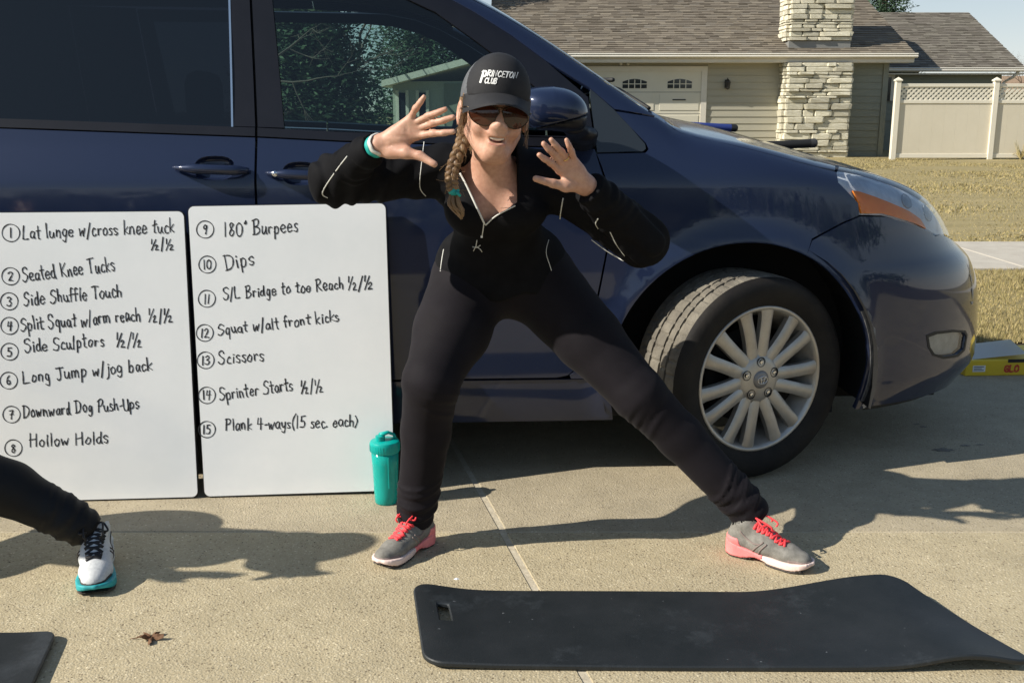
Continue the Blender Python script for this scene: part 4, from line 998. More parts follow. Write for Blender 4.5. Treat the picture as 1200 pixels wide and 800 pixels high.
# ================================================================ HANDWRITING: single-stroke letters drawn as thin ribbons of ink
GL = {  # advance | strokes; baseline 0, x-height .55, cap height 1
'L': '.62|.06,1 .05,.5 .04,.02 .04,.02 .3,.0 .52,.04', 'a': '.5|.40,.50 .2,.55 .06,.3 .12,.04 .28,.06 .40,.3 .41,.5 .41,.5 .40,.2 .46,.0',
't': '.42|.2,.95 .19,.4 .2,.06 .32,.02;.02,.6 .38,.64', 'l': '.26|.12,1 .11,.5 .12,.0', 'u': '.52|.06,.52 .07,.15 .2,.0 .34,.14 .39,.5 .39,.5 .39,.2 .46,.0',
'n': '.52|.07,.52 .07,.0 .07,.0 .09,.35 .25,.53 .37,.4 .4,.0', 'g': '.5|.38,.48 .2,.55 .07,.3 .16,.06 .32,.12 .39,.5 .39,.5 .38,-.15 .24,-.36 .06,-.26',
'e': '.5|.08,.28 .38,.32 .36,.5 .2,.56 .07,.36 .1,.08 .26,.0 .42,.1', 'w': '.68|.04,.52 .12,.05 .16,.02 .3,.42 .3,.42 .4,.02 .44,.04 .58,.55',
'/': '.4|.3,1.05 .06,-.2', 'c': '.44|.38,.46 .22,.56 .07,.32 .14,.04 .3,.0 .4,.08', 'r': '.42|.07,.52 .08,.0 .08,.0 .1,.35 .22,.53 .36,.48',
'o': '.5|.24,.55 .08,.4 .08,.12 .24,.0 .4,.14 .4,.4 .24,.55', 's': '.42|.34,.48 .2,.56 .08,.44 .2,.29 .34,.17 .24,.0 .06,.06', 'k': '.5|.09,1 .08,.0;.4,.52 .1,.24 .1,.24 .42,.0',
'S': '.62|.52,.84 .36,1 .12,.9 .1,.66 .3,.52 .5,.34 .42,.06 .18,-.04 .02,.1', 'd': '.52|.38,.46 .2,.53 .07,.28 .16,.02 .34,.12 .41,1 .41,1 .4,.3 .46,.0', 'K': '.62|.09,1 .08,.0;.52,.94 .12,.42 .12,.42 .55,.0',
'T': '.62|.0,.96 .3,.98 .62,1;.3,.97 .29,.5 .28,.0', 'i': '.24|.11,.5 .11,.0;.12,.74 .13,.7', 'h': '.52|.08,1 .07,.0 .07,.0 .1,.34 .26,.52 .38,.38 .4,.0', 'f': '.4|.36,.9 .24,1 .15,.8 .15,.0;.02,.5 .32,.53',
'p': '.52|.08,.52 .07,-.36;.08,.38 .24,.56 .4,.4 .36,.1 .18,.0 .08,.12', 'q': '.52|.4,.46 .22,.56 .07,.34 .14,.06 .32,.1 .4,.45;.4,.5 .39,-.38', 'm': '.74|.07,.52 .07,.0 .07,.0 .1,.38 .22,.53 .33,.4 .34,.0 .34,.0 .36,.38 .5,.53 .6,.4 .62,.0',
'J': '.6|.02,.98 .3,1 .58,1;.34,.99 .34,.2 .2,-.02 .04,.12', 'j': '.26|.16,.5 .15,-.2 .04,-.36;.17,.74 .18,.7', 'b': '.5|.09,1 .08,.03;.09,.3 .24,.54 .4,.36 .34,.06 .18,.0 .08,.1', 'D': '.7|.12,1 .1,.0;.0,.98 .3,1 .58,.74 .58,.3 .36,.04 .06,.0',
'H': '.68|.08,1 .06,.0;.54,1 .52,.0;.07,.5 .53,.56', 'P': '.6|.1,1 .08,.0;.0,.92 .3,1.04 .52,.84 .4,.54 .1,.5', 'U': '.6|.06,1 .05,.3 .2,.0 .4,.06 .5,.4 .52,1 .52,1 .52,.0', 'B': '.62|.1,1 .08,.0;.02,.96 .34,1.02 .5,.82 .36,.58 .12,.54 .12,.54 .44,.46 .54,.22 .36,.0 .06,.0',
'R': '.64|.1,1 .08,.0;.02,.94 .34,1.02 .5,.82 .38,.58 .12,.52 .12,.52 .34,.26 .58,.0', 'y': '.5|.06,.52 .1,.2 .24,.12 .38,.3;.4,.52 .36,-.1 .2,-.36 .04,-.26', '-': '.36|.06,.34 .3,.36', '.': '.2|.08,.02 .12,.0',
'(': '.36|.34,1.25 .14,.8 .08,.3 .2,-.2', ')': '.3|.06,.9 .22,.5 .2,.1 .04,-.2', 'I': '.24|.12,1 .11,.0', ' ': '.36|', "'": '.2|.1,1 .08,.8', 'v': '.5|.05,.52 .2,.0 .2,.0 .4,.55', 'x': '.5|.05,.52 .4,.0;.4,.52 .06,.0',
'0': '.6|.3,1 .1,.8 .08,.25 .28,.0 .48,.2 .5,.75 .3,1', '1': '.3|.14,1 .12,.0', '2': '.6|.08,.8 .26,1 .48,.84 .4,.5 .08,.02 .08,.02 .3,.06 .54,.02', '3': '.56|.08,.9 .3,1 .46,.8 .2,.54 .2,.54 .5,.36 .4,.06 .2,.0 .04,.12',
'4': '.62|.14,1 .08,.48 .08,.48 .52,.52;.42,.98 .38,.0', '5': '.58|.16,.98 .12,.58 .12,.58 .36,.62 .5,.36 .36,.04 .06,.04;.16,.98 .5,1', '6': '.56|.4,.98 .16,.7 .08,.3 .24,.0 .46,.2 .38,.46 .12,.4', '7': '.56|.06,.94 .5,1 .5,1 .3,.5 .24,.0;.14,.5 .46,.54',
'8': '.58|.46,.84 .28,1 .12,.8 .28,.54 .46,.3 .3,.0 .1,.2 .24,.5 .46,.84', '9': '.56|.44,.84 .24,1 .1,.74 .24,.5 .44,.7 .45,.98 .45,.98 .4,.4 .34,.0', '°': '.3|.14,1 .06,.9 .14,.8 .22,.9 .14,1',
'½': '.8|.08,1.0 .06,.55;.42,.95 .06,-.05;.38,.36 .52,.46 .6,.34 .4,-.06 .4,-.06 .68,-.02',
'N': '.72|.08,0 .08,1 .08,1 .56,0 .56,0 .56,1', 'C': '.66|.56,.84 .34,1 .1,.72 .1,.3 .34,.0 .58,.16', 'E': '.58|.5,1 .1,1 .1,1 .1,0 .1,0 .5,0;.1,.52 .42,.52', 'O': '.7|.34,1 .1,.75 .1,.25 .34,.0 .58,.25 .58,.75 .34,1', 'G': '.68|.58,.84 .34,1 .1,.72 .1,.3 .34,.0 .58,.14 .58,.46 .58,.46 .38,.46',
}
def glyph_strokes(text, jit=.025, seed=0):
    r = np.random.default_rng(seed); x = 0; out = []
    for ch in text:
        adv, st = GL[ch].split('|'); dr = r.normal(0, jit, 3) * (1.5, 1.0, 1.1)
        for s in [s for s in st.split(';') if s]:
            P = np.array([[float(v) for v in p.split(',')] for p in s.split()]); P = P + r.normal(0, jit, P.shape) * .75; P[:, 1] = P[:, 1] * (1 + dr[0]) + dr[1]; P[:, 0] += x + (.06 + dr[2]) * P[:, 1]
            # repeated points are corners: split there
            seg = [[P[0]]]
            for a, b, ra, rb in zip(P[:-1], P[1:], s.split()[:-1], s.split()[1:]):
                if ra == rb: seg.append([seg[-1][-1]])
                else: seg[-1].append(b)
            ln = []
            for g in seg: ln += [np.array(p) for p in (catmull(g, 5) if len(g) > 2 else g)]
            out.append(ln)
        x += float(adv) + .055
    return out, x
def ribbon(mb, pts, w, frame, lift):
    """flat ribbon of ink along pts (2D) mapped into space by frame(p)->(point, normal)"""
    pts = [np.array(p, float) for p in pts]; q = [pts[0]]
    for p in pts[1:]:
        if np.linalg.norm(p - q[-1]) > 1e-6: q.append(p)
    if len(q) < 2: q = [q[0], q[0] + np.array([w, 0])]
    V = []
    for i, p in enumerate(q):
        a = q[max(i - 1, 0)]; b = q[min(i + 1, len(q) - 1)]; t = b - a; t /= np.linalg.norm(t) + 1e-9; n = np.array([-t[1], t[0]])
        e = -t * w * .5 if i == 0 else (t * w * .5 if i == len(q) - 1 else 0)
        ww = w * (1 + .22 * math.sin(i * .8 + pts[0][0] * 97) + .10 * math.sin(i * 2.1))
        for s in (-1, 1): P_, N_ = frame(p + n * s * ww / 2 + e); V.append(P_ + N_ * lift)
    mb.add(V, [(2 * i, 2 * i + 1, 2 * i + 3, 2 * i + 2) for i in range(len(q) - 1)])

M_board = mat('whiteboard_white', (.88, .895, .905), .16, vary=(.81, .835, .85), scale=3.2, coat=.4, detail=10)
M_edge = mat('board_dark_edge', (.03, .03, .03), .5)
M_ink = mat('black_marker', (.015, .015, .018), .5, vary=(.05, .05, .055), scale=60)
def whiteboard(bl, br, h, lean, tilt, label, lines):
    A, B = G(*bl), G(*br); w = float(np.linalg.norm(B - A)); yaw = math.atan2(B[1] - A[1], B[0] - A[0])
    t = thing('whiteboard', label, 'whiteboard', tuple(A), 0, 'whiteboards leaning on the car')
    M = Matrix.Rotation(yaw, 4, 'Z') @ Matrix.Rotation(-math.radians(lean), 4, 'X') @ Matrix.Rotation(-math.radians(tilt), 4, 'Y')
    t.matrix_world = Matrix.Translation(A) @ M
    def rr(x0, x1, z0, z1, r, n=6):
        o = []
        for cx, cz, a0 in ((x1 - r, z0 + r, -90), (x1 - r, z1 - r, 0), (x0 + r, z1 - r, 90), (x0 + r, z0 + r, 180)):
            o += [(cx + r * math.cos(math.radians(a0 + 90 * i / n)), cz + r * math.sin(math.radians(a0 + 90 * i / n))) for i in range(n + 1)]
        return o
    MB().prism(rr(0, w, .002, h, .020), -.0015, .012, ax=(0, 2, 1)).build('backing', M_edge, t)
    MB().prism(rr(.0025, w - .0025, .0055, h - .002, .018), -.004, -.0012, ax=(0, 2, 1)).build('writing_surface', M_board, t)
    # picture point -> point on the board
    Mi = np.array(t.matrix_world.inverted())
    def onb(px, py):
        d = ray(px, py); o = np.array([0, 0, H0]); lo_ = (Mi @ np.append(o, 1))[:3]; ld = Mi[:3, :3] @ d
        k = (-.004 - lo_[1]) / ld[1]; p = lo_ + ld * k; return np.array([p[0], p[2]])
    fr = lambda p: (np.array([p[0], -.004, p[1]]), np.array([0, -1., 0]))
    sd_ = 0
    for num, cc, items in lines:
        mb = MB(); sd_ += 1; r = np.random.default_rng(sd_ + len(label)); c = onb(*cc)
        R = .026; pts = []
        for i in range(26):
            q = 2.0 + i * 6.9 / 25; pts.append(c + np.array([R * (1.0 + .03 * math.sin(q * 2)) * math.cos(q), R * (1.0 + .02 * i / 25) * math.sin(q)]))
        ribbon(mb, pts, .0029, fr, .0006)
        st, tw = glyph_strokes(num, .02, sd_); sc = .027
        for s in st: ribbon(mb, [c + np.array([(p[0] - tw / 2) * sc, (p[1] - .5) * sc]) for p in s], .0036, fr, .0008)
        for text, p0, p1, cap in items:
            a, b = onb(*p0), onb(*p1); st, tw = glyph_strokes(text, .03, sd_ * 7 + len(text)); L_ = np.linalg.norm(b - a); u = (b - a) / L_; v = np.array([-u[1], u[0]]); sx = L_ / tw; sy = cap / 375.
            for s in st: ribbon(mb, [a + u * p[0] * sx + v * p[1] * sy for p in s], .0037 if cap > 11 else .0031, fr, .0008)
        mb.build('handwriting', M_ink, t, fix=False)
    return t
whiteboard((2, 589.5), (233, 583.5), .905, 5.0, .05, 'left whiteboard leaning on the car, handwritten with exercises 1 to 8', [
 ('1', (12.8, 273), [('Lat lunge w/cross knee tuck', (26.5, 280), (205.5, 272), 15), ('½/½', (177, 292), (205, 291.5), 12)]),
 ('2', (12.4, 323.7), [('Seated Knee Tucks', (27, 330), (136, 317), 16)]),
 ('3', (10.8, 353), [('Side Shuffle Touch', (28, 358), (144, 347.5), 15)]),
 ('4', (11.2, 381.7), [('Split Squat w/arm reach', (24.7, 387.5), (166, 375), 15), ('½/½', (174, 377), (204, 376), 15)]),
 ('5', (11.2, 412), [('Side Sculptors', (29, 413), (123, 405), 15), ('½/½', (136, 406), (168, 405), 15)]),
 ('6', (10.2, 445.8), [('Long Jump w/jog back', (27.3, 448.7), (180.5, 433), 15)]),
 ('7', (13.5, 485.5), [('Downward Dog Push-Ups', (27.3, 489), (164, 478.5), 14)]),
 ('8', (15.7, 524.7), [('Hollow Holds', (34.4, 523.5), (128.3, 518), 14)])])
whiteboard((239.5, 583), (463.5, 578), .920, 5.0, .6, 'right whiteboard leaning on the car, handwritten with exercises 9 to 15', [
 ('9', (240.4, 269), [('180° Burpees', (262.8, 277.8), (350.7, 271), 16)]),
 ('10', (243, 310), [('Dips', (264, 316.5), (299.8, 309), 17)]),
 ('11', (242.4, 350), [('S/L Bridge to toe Reach', (261.6, 351), (403.8, 338), 13), ('½/½', (408, 339), (438, 338), 14)]),
 ('12', (240, 390), [('Squat w/alt front kicks', (255.8, 392.5), (399, 376), 13)]),
 ('13', (241, 422), [('Scissors', (256, 426.5), (310.5, 422), 15)]),
 ('14', (242.5, 463), [('Sprinter Starts', (257.5, 469), (344.5, 456.5), 15), ('½/½', (352.5, 460), (380, 458), 15)]),
 ('15', (242.5, 503), [('Plank 4-ways(15 sec. each)', (264, 504), (420, 499), 14)])])

# ================================================================ BOTTLE, MATS, LEAF, YELLOW BOX
M_teal = mat('teal_plastic', (.0, .34, .30), .35, vary=(.0, .39, .345), scale=10)
M_tealt = mat('teal_clear_plastic', (.02, .60, .53), .12, trans=.5, ior=1.35)
M_teall = mat('teal_drink', (.0, .42, .37), .3)
bc = G(451.5, 592)
bt_ = thing('shaker_bottle', 'teal shaker bottle standing by the right whiteboard and the woman\'s foot', 'bottle', (bc[0], bc[1] + .03, 0))
MB().lathe([(0, .0), (.033, .0), (.036, .004), (.037, .03), (.041, .13), (.0435, .175), (.042, .175), (.0395, .13), (.0355, .03), (.034, .006), (0, .006)], 40).build('cup', M_tealt, bt_, smooth=True)
MB().lathe([(0, .0065), (.0335, .0065), (.0352, .03), (.0378, .095), (0, .095)], 32).build('drink', M_teall, bt_, smooth=True)
ld = MB().lathe([(.0445, .168), (.0465, .171), (.0468, .196), (.044, .202), (.034, .206), (.018, .208), (0, .209)], 40).build('screw_lid', M_teal, bt_, auto=35)
sl = MB(); 
for i in range(36):
    q = i * 6.2832 / 36; sl.box((-.0008, -.0006, .172), (.0008, .0006, .194)); k = len(sl.V)
    for j in range(k - 8, k): x, y, z = sl.V[j]; sl.V[j] = ((.0468 + y) * math.cos(q) - x * math.sin(q), (.0468 + y) * math.sin(q) + x * math.cos(q), z)
sl.build('lid_ribs', M_teal, ld)
MB().lathe([(.0, .207), (.015, .207), (.015, .222), (.0, .224)], 20, c=(-.012, -.012, 0)).build('spout_cap', M_teal, ld, auto=35)
MB().tube([(-.012, -.012, .225), (.010, .004, .228), (.028, .012, .218), (.033, .012, .203)], [.011, .009, .008, .008], 8, flat=.6).build('flip_arm', M_teal, ld, smooth=True)
MB().box((.012, -.0425, .06), (.016, -.040, .16)).build('volume_scale', M_teal, bt_)

M_foam = mat('charcoal_foam', (.011, .014, .016), .5, vary=(.020, .023, .026), scale=5, bump=.25, bscale=260, bdist=.002)
_nt = M_foam.node_tree; _b = _nt.nodes['Principled BSDF']; _src = _b.inputs['Base Color'].links[0].from_socket
_tc = _nt.nodes.new('ShaderNodeTexCoord'); _n = _nt.nodes.new('ShaderNodeTexNoise'); _n.inputs['Scale'].default_value = 70; _n.inputs['Detail'].default_value = 3; _nt.links.new(_tc.outputs['Object'], _n.inputs['Vector'])
_n2 = _nt.nodes.new('ShaderNodeTexNoise'); _n2.inputs['Scale'].default_value = 4; _n2.inputs['Detail'].default_value = 9; _n2.inputs['Roughness'].default_value = .75; _nt.links.new(_tc.outputs['Object'], _n2.inputs['Vector'])
_r = _nt.nodes.new('ShaderNodeValToRGB'); _r.color_ramp.elements[0].position = .735; _r.color_ramp.elements[0].color = (0, 0, 0, 1); _r.color_ramp.elements[1].position = .76; _r.color_ramp.elements[1].color = (.10, .105, .11, 1); _nt.links.new(_n.outputs[0], _r.inputs[0])
_r2 = _nt.nodes.new('ShaderNodeValToRGB'); _r2.color_ramp.elements[0].position = .55; _r2.color_ramp.elements[0].color = (0, 0, 0, 1); _r2.color_ramp.elements[1].position = .80; _r2.color_ramp.elements[1].color = (.035, .04, .046, 1); _nt.links.new(_n2.outputs[0], _r2.inputs[0])
for _q in (_r, _r2):      # dust specks and rubbed patches
    _x = _nt.nodes.new('ShaderNodeMix'); _x.data_type = 'RGBA'; _x.blend_type = 'ADD'; _x.inputs[0].default_value = 1; _nt.links.new(_src, _x.inputs[6]); _nt.links.new(_q.outputs[0], _x.inputs[7]); _src = _x.outputs[2]
_nt.links.new(_src, _b.inputs['Base Color'])
def foam_mat(name, label, nu, nv, fn, th, hole=None, extra=None):
    """a slab whose top is fn(u,v)->point; rounded edge all round"""
    us = np.linspace(0, 1, nu); vs = np.linspace(0, 1, nv)
    top = [[fn(u, v) for v in vs] for u in us]
    V = []; Fc = []; ix = {}
    def add(p): V.append(p); return len(V) - 1
    for i in range(nu):
        for j in range(nv):
            P0 = top[i][j]; ix[i, j, 1] = add(P0); ix[i, j, 0] = add(P0 - np.array([0, 0, th]))
    isn = lambda i, j: hole is not None and hole[0] <= us[i] < hole[1] and hole[2] <= vs[j] < hole[3]
    for i in range(nu - 1):
        for j in range(nv - 1):
            if isn(i, j): continue
            Fc.append((ix[i, j, 1], ix[i + 1, j, 1], ix[i + 1, j + 1, 1], ix[i, j + 1, 1])); Fc.append((ix[i, j, 0], ix[i, j + 1, 0], ix[i + 1, j + 1, 0], ix[i + 1, j, 0]))
            for (a, b, di, dj) in (((i, j), (i + 1, j), 0, -1), ((i + 1, j), (i + 1, j + 1), 1, 0), ((i + 1, j + 1), (i, j + 1), 0, 1), ((i, j + 1), (i, j), -1, 0)):
                ni, nj = i + di, j + dj
                if ni < 0 or nj < 0 or ni >= nu - 1 or nj >= nv - 1 or isn(ni, nj):
                    Fc.append((ix[b[0], b[1], 1], ix[a[0], a[1], 1], ix[a[0], a[1], 0], ix[b[0], b[1], 0]))
    o = mesh(name, V, Fc, M_foam, None, smooth=True, auto=50)
    bv = o.modifiers.new('bevel', 'BEVEL'); bv.width = .0035; bv.segments = 2; bv.limit_method = 'ANGLE'; bv.angle_limit = math.radians(50)
    tag(o, label, 'exercise mat', 'black exercise mats'); return o
def rcorner(u, v, L_, Wd, r):
    """push a unit square into a rectangle with rounded corners"""
    x, y = u * L_, v * Wd; cx, cy = L_ / 2, Wd / 2; dx, dy = abs(x - cx) - (cx - r), abs(y - cy) - (cy - r)
    if dx > 0 and dy > 0:
        m = max(dx, dy); l = math.hypot(dx, dy); f = m / l if l > 0 else 1
        x = cx + math.copysign(cx - r + dx * f, x - cx); y = cy + math.copysign(cy - r + dy * f, y - cy)
    return x, y
ML, MW, MT = 1.215, .362, .014
fl, nl = G(484, 693), G(495, 785); ux = (G(1040, 700) - G(484, 693)); ux /= np.linalg.norm(ux)
def mat1(u, v):
    x, y = rcorner(u, v, ML, MW, .045)
    skew = (nl[0] + .003 - fl[0]) * (1 - y / MW)
    X = fl[0] + x * ux[0] + skew; Y = nl[1] + y * 1.0 + x * ux[1] * .4
    # the right end springs off the ground along its far edge, and curls at the near corner
    e = max(0, (x - .82) / (ML - .82)); far = y / MW
    z = MT + .020 * math.exp(-(x / .11)**2) * (.35 + .65 * far)
    lift = .050 * math.sin(min(1, e * 1.05) * math.pi / 2)**2
    z += lift * (.12 + .88 * far**1.2)
    z += .026 * math.exp(-((x - 1.12) / .075)**2) * (1 - far)**2
    X += .13 * e * e * (1 - far)**1.3 + .010 * e * e
    z += .0012 * math.sin(x * 9) * math.sin(y * 14 + 1)
    return np.array([X, Y, z])
foam_mat('exercise_mat', 'long black foam mat with a slot, its right end curled up, before the woman', 90, 28, mat1, MT - .001, hole=(.035, .062, .50, .72))
q0 = G(0, 747); q1 = G(60, 749)
def mat2(u, v):
    x, y = rcorner(u, v, 1.30, .362, .03)
    Yt = 2.185 - (1 - y / .362) * .362; X = -1.062 - 1.30 + x + (y / .362 - 1) * -.075
    return np.array([X, Yt, MT + .006 * max(0, (x - 1.18) / .12)**2])
foam_mat('exercise_mat', 'second black foam mat, only its right end in view at the bottom left', 60, 20, mat2, MT - .001)
# faint pale scuff printed near the lifted end
# crumpled brown leaf
lc = G(177, 749); lf = MB(); pts = []
n = 26; ring = []
for i in range(n):
    a = i * 6.2832 / n; lob = (.5 + .5 * math.cos(a * 5 + .6))**1.5; r = .010 + .024 * lob + RNG.uniform(-.002, .002)
    ring.append((r * math.cos(a), r * .9 * math.sin(a), .006 + .006 * lob * math.sin(a * 2 + 1) + .004 * math.cos(a * 5) + RNG.uniform(-.003, .003)))
V = [(0, 0, .005)] + [(x * .5, y * .5, z * .7 + .006 + .003 * math.sin(i * 1.7)) for i, (x, y, z) in enumerate(ring)] + ring
Fc = [(0, 1 + i, 1 + (i + 1) % n) for i in range(n)] + [(1 + i, 1 + n + i, 1 + n + (i + 1) % n, 1 + (i + 1) % n) for i in range(n)]
leaf = mesh('dead_leaf', V, Fc, mat('dead_leaf', (.10, .045, .02), .8, vary=(.19, .10, .05), scale=60, bump=.4), None, smooth=False, loc=(lc[0], lc[1], 0))
sm = leaf.modifiers.new('thick', 'SOLIDIFY'); sm.thickness = .0008
tag(leaf, 'crumpled brown dead leaf lying on the concrete in front of the left whiteboard', 'leaf')
MB().tube([(-.02, .004, .008), (-.034, .0, .004), (-.048, -.002, .003)], .0012, 5).build('leaf_stalk', leaf.data.materials[0], leaf)
# pale chip on the concrete behind the mat
pc = G(535, 678); tag(MB().add([(-.008, 0, 0), (0, -.006, 0), (.009, .001, 0), (.001, .006, 0), (0, 0, .004)], [(0, 1, 4), (1, 2, 4), (2, 3, 4), (3, 0, 4)]).build('stone_chip', M_board, loc=tuple(pc)), 'tiny white chip lying on the concrete behind the long mat', 'stone')
# yellow box beyond the front of the car
M_yel = mat('yellow_card', (.78, .55, .03), .5, vary=(.70, .48, .03), scale=8)
M_wht = mat('white_card', (.78, .78, .75), .5); M_red = mat('red_print', (.55, .06, .03), .6)
a, b = G(1142, 441), G(1200, 437.5); yb = thing('box', 'flat yellow cardboard box with dark lettering on the ground beyond the car bumper', 'box', (2.10, 4.60, 0), math.radians(3.5))
MB().box((0, 0, 0), (.75, .30, .074), .004).build('carton', M_yel, yb)
MB().add([(.04, .02, .0745), (.36, .02, .0745), (.36, .28, .0745), (.04, .28, .0745), (.30, .02, .098), (.36, .28, .108)], [(0, 4, 5, 3), (0, 3, 5, 4)]).build('white_flap', M_wht, yb)
lt = MB(); fr = lambda p: (np.array([p[0], -.0006, p[1]]), np.array([0, -1., 0]))
st, tw = glyph_strokes('GLO', 0, 1)
for s in st: ribbon(lt, [np.array([.185 + p[0] * .034, .018 + p[1] * .030]) for p in s], .0085, fr, .0004)
lt.build('lettering', M_red, yb, fix=False)
lt = MB().box((.20, -.0014, .062), (.30, -.0003, .078)); lt.build('black_label', M_black, yb)
lt = MB().box((.035, -.0014, .020), (.095, -.0003, .050)); lt.build('white_label', M_wht, yb)
lt = MB()
for k in range(3): lt.box((.04, -.002, .026 + k * .008), (.088 - .01 * (k % 2), -.0015, .029 + k * .008))
lt.build('small_print', M_black, yb)
# ================================================================ PEOPLE
def sss(name, col, vary, rough=.5, w=.12):
    m = mat(name, col, rough, vary=vary, scale=14, bump=.12, bscale=240, bdist=.001); b = m.node_tree.nodes['Principled BSDF']
    b.inputs['Subsurface Weight'].default_value = w
    nt = m.node_tree; N, L = nt.nodes, nt.links; src = b.inputs['Base Color'].links[0].from_socket; tc = N.new('ShaderNodeTexCoord')
    n = N.new('ShaderNodeTexNoise'); n.inputs['Scale'].default_value = 95; n.inputs['Detail'].default_value = 6; L.new(tc.outputs['Object'], n.inputs['Vector'])
    r = N.new('ShaderNodeValToRGB'); r.color_ramp.elements[0].position = .38; r.color_ramp.elements[0].color = (.90, .85, .83, 1); r.color_ramp.elements[1].position = .62; r.color_ramp.elements[1].color = (1.03, 1.02, 1.01, 1)
    L.new(n.outputs[0], r.inputs[0]); x = N.new('ShaderNodeMix'); x.data_type = 'RGBA'; x.blend_type = 'MULTIPLY'; x.inputs[0].default_value = 1; L.new(src, x.inputs[6]); L.new(r.outputs[0], x.inputs[7]); L.new(x.outputs[2], b.inputs['Base Color'])
    b.inputs['Subsurface Radius'].default_value = (.012, .005, .003); b.inputs['Subsurface Scale'].default_value = .6; return m
M_skin = sss('skin', (.56, .34, .245), (.50, .27, .19))
M_lip = sss('lips', (.54, .25, .19), (.48, .21, .16), .4)
M_nail = mat('nail', (.66, .42, .34), .25, coat=.3)
M_teeth = mat('teeth', (.75, .72, .65), .25)
M_mouth = mat('mouth_inside', (.08, .02, .015), .6)
M_jack = mat('black_jacket_fabric', (.0045, .0045, .0055), .8, vary=(.0075, .0075, .009), scale=16, bump=.25, bscale=420, bdist=.001, spec=.12)
M_pant = mat('charcoal_leggings_fabric', (.0085, .007, .009), .75, vary=(.0125, .0105, .0135), scale=9, bump=.25, bscale=500, bdist=.001, spec=.15, sheen=.02)
M_pant2 = mat('black_trouser_fabric', (.005, .005, .006), .6, vary=(.009, .009, .010), scale=9, bump=.25, bscale=400, bdist=.001, spec=.3)
M_pipe = mat('pale_grey_piping', (.62, .62, .58), .5)
M_hair = mat('light_brown_hair', (.13, .075, .036), .5, vary=(.27, .17, .085), scale=30, bump=.6, bscale=120, stretch=(1, 1, .25), bdist=.003)
M_cap = mat('black_cap_twill', (.012, .012, .014), .8, vary=(.018, .018, .021), scale=30, bump=.3, bscale=500, bdist=.001)
M_capm = mat('grey_cap_mesh', (.085, .09, .10), .85, vary=(.12, .125, .135), scale=30, bump=.6, bscale=500, bdist=.002)
M_white = mat('white_thread', (.82, .82, .80), .6)
M_lensd = mat('brown_sunglass_lens', (.026, .009, .005), .06, vary=(.065, .019, .008), scale=14, spec=.5, coat=.3)
M_frame = mat('dark_metal_frame', (.05, .035, .02), .3, metal=.7)
M_gold = mat('gold_ring', (.8, .55, .2), .2, metal=1.)
M_tealb = mat('teal_band', (.01, .30, .28), .6, vary=(.02, .42, .38), scale=70)

def hitfn(fn, px, py, t0=1.7, t1=3.4, n=420):
    """where the line of sight through a picture point meets a surface, and the surface normal there"""
    d = ray(px, py); o = np.array([0, 0, H0]); ts = np.linspace(t0, t1, n); f = fn(o + ts[:, None] * d)
    i = int(np.argmax(f < 0))
    if f[i] >= 0: i = int(np.argmin(f))
    a, b = ts[max(i - 1, 0)], ts[i]
    for _ in range(16):
        m = (a + b) / 2
        if fn((o + m * d)[None])[0] < 0: b = m
        else: a = m
    p = o + b * d; e = .002; f0 = fn(p[None])[0]; g = np.array([fn((p + np.eye(3)[k] * e)[None])[0] - f0 for k in range(3)]); return p, g / (np.linalg.norm(g) + 1e-9)
def draped(fn, pxs, r, m, name, parent, sub=5, lift=.0, flat=.5):
    pts = catmull([np.array(p, float) for p in pxs], sub) if len(pxs) > 2 else [np.array(pxs[0], float) + (np.array(pxs[1], float) - np.array(pxs[0], float)) * i / 10 for i in range(11)]
    P_ = [];
    for p in pts: q, n_ = hitfn(fn, *p); P_.append(q + n_ * lift)
    return MB().tube(P_, r, 6).build(name, m, parent, smooth=True)
def near(P, c, R_, fn):
    """evaluate fn only within R_ of c"""
    c = np.array(c, float); d = np.linalg.norm(P - c, axis=1); out = d - R_ * .8; m = d < R_
    if m.any(): out[m] = np.minimum(fn(P[m]), .2)
    return out
def crease(P, c, ax, k, amp, R_, seed=0):
    c = np.array(c, float); ax = np.array(ax, float); ax /= np.linalg.norm(ax); q = P - c
    return amp * np.sin(k * (q @ ax) + 4.5 * fnoise(P, 16, seed) * 2) * np.exp(-(q * q).sum(1) / R_**2)

def foldcut(P, c, ax, offs, w, amp, R_, seed=0, side=None):
    """a few sharp irregular fabric folds across an axis"""
    c = np.array(c, float); ax = np.array(ax, float); ax /= np.linalg.norm(ax); q = P - c; t = q @ ax + .022 * fnoise(P, 26, seed); o = np.zeros(len(P))
    for i, f in enumerate(offs): o -= amp * (1 - .25 * (i % 3)) * np.exp(-((t - f) / (w * (1 + .4 * (i % 2))))**2)
    m = np.exp(-(q * q).sum(1) / R_**2)
    if side is not None: sd = np.array(side, float); sd /= np.linalg.norm(sd); m = m * (1 / (1 + np.exp(-(q @ sd) * 60)))
    return o * m
def smile(P):
    """bends the mouth so that its corners rise"""
    Q = P.copy(); Q[:, 2] -= 11 * P[:, 0]**2; Q[:, 1] -= 9 * P[:, 0]**2; return Q
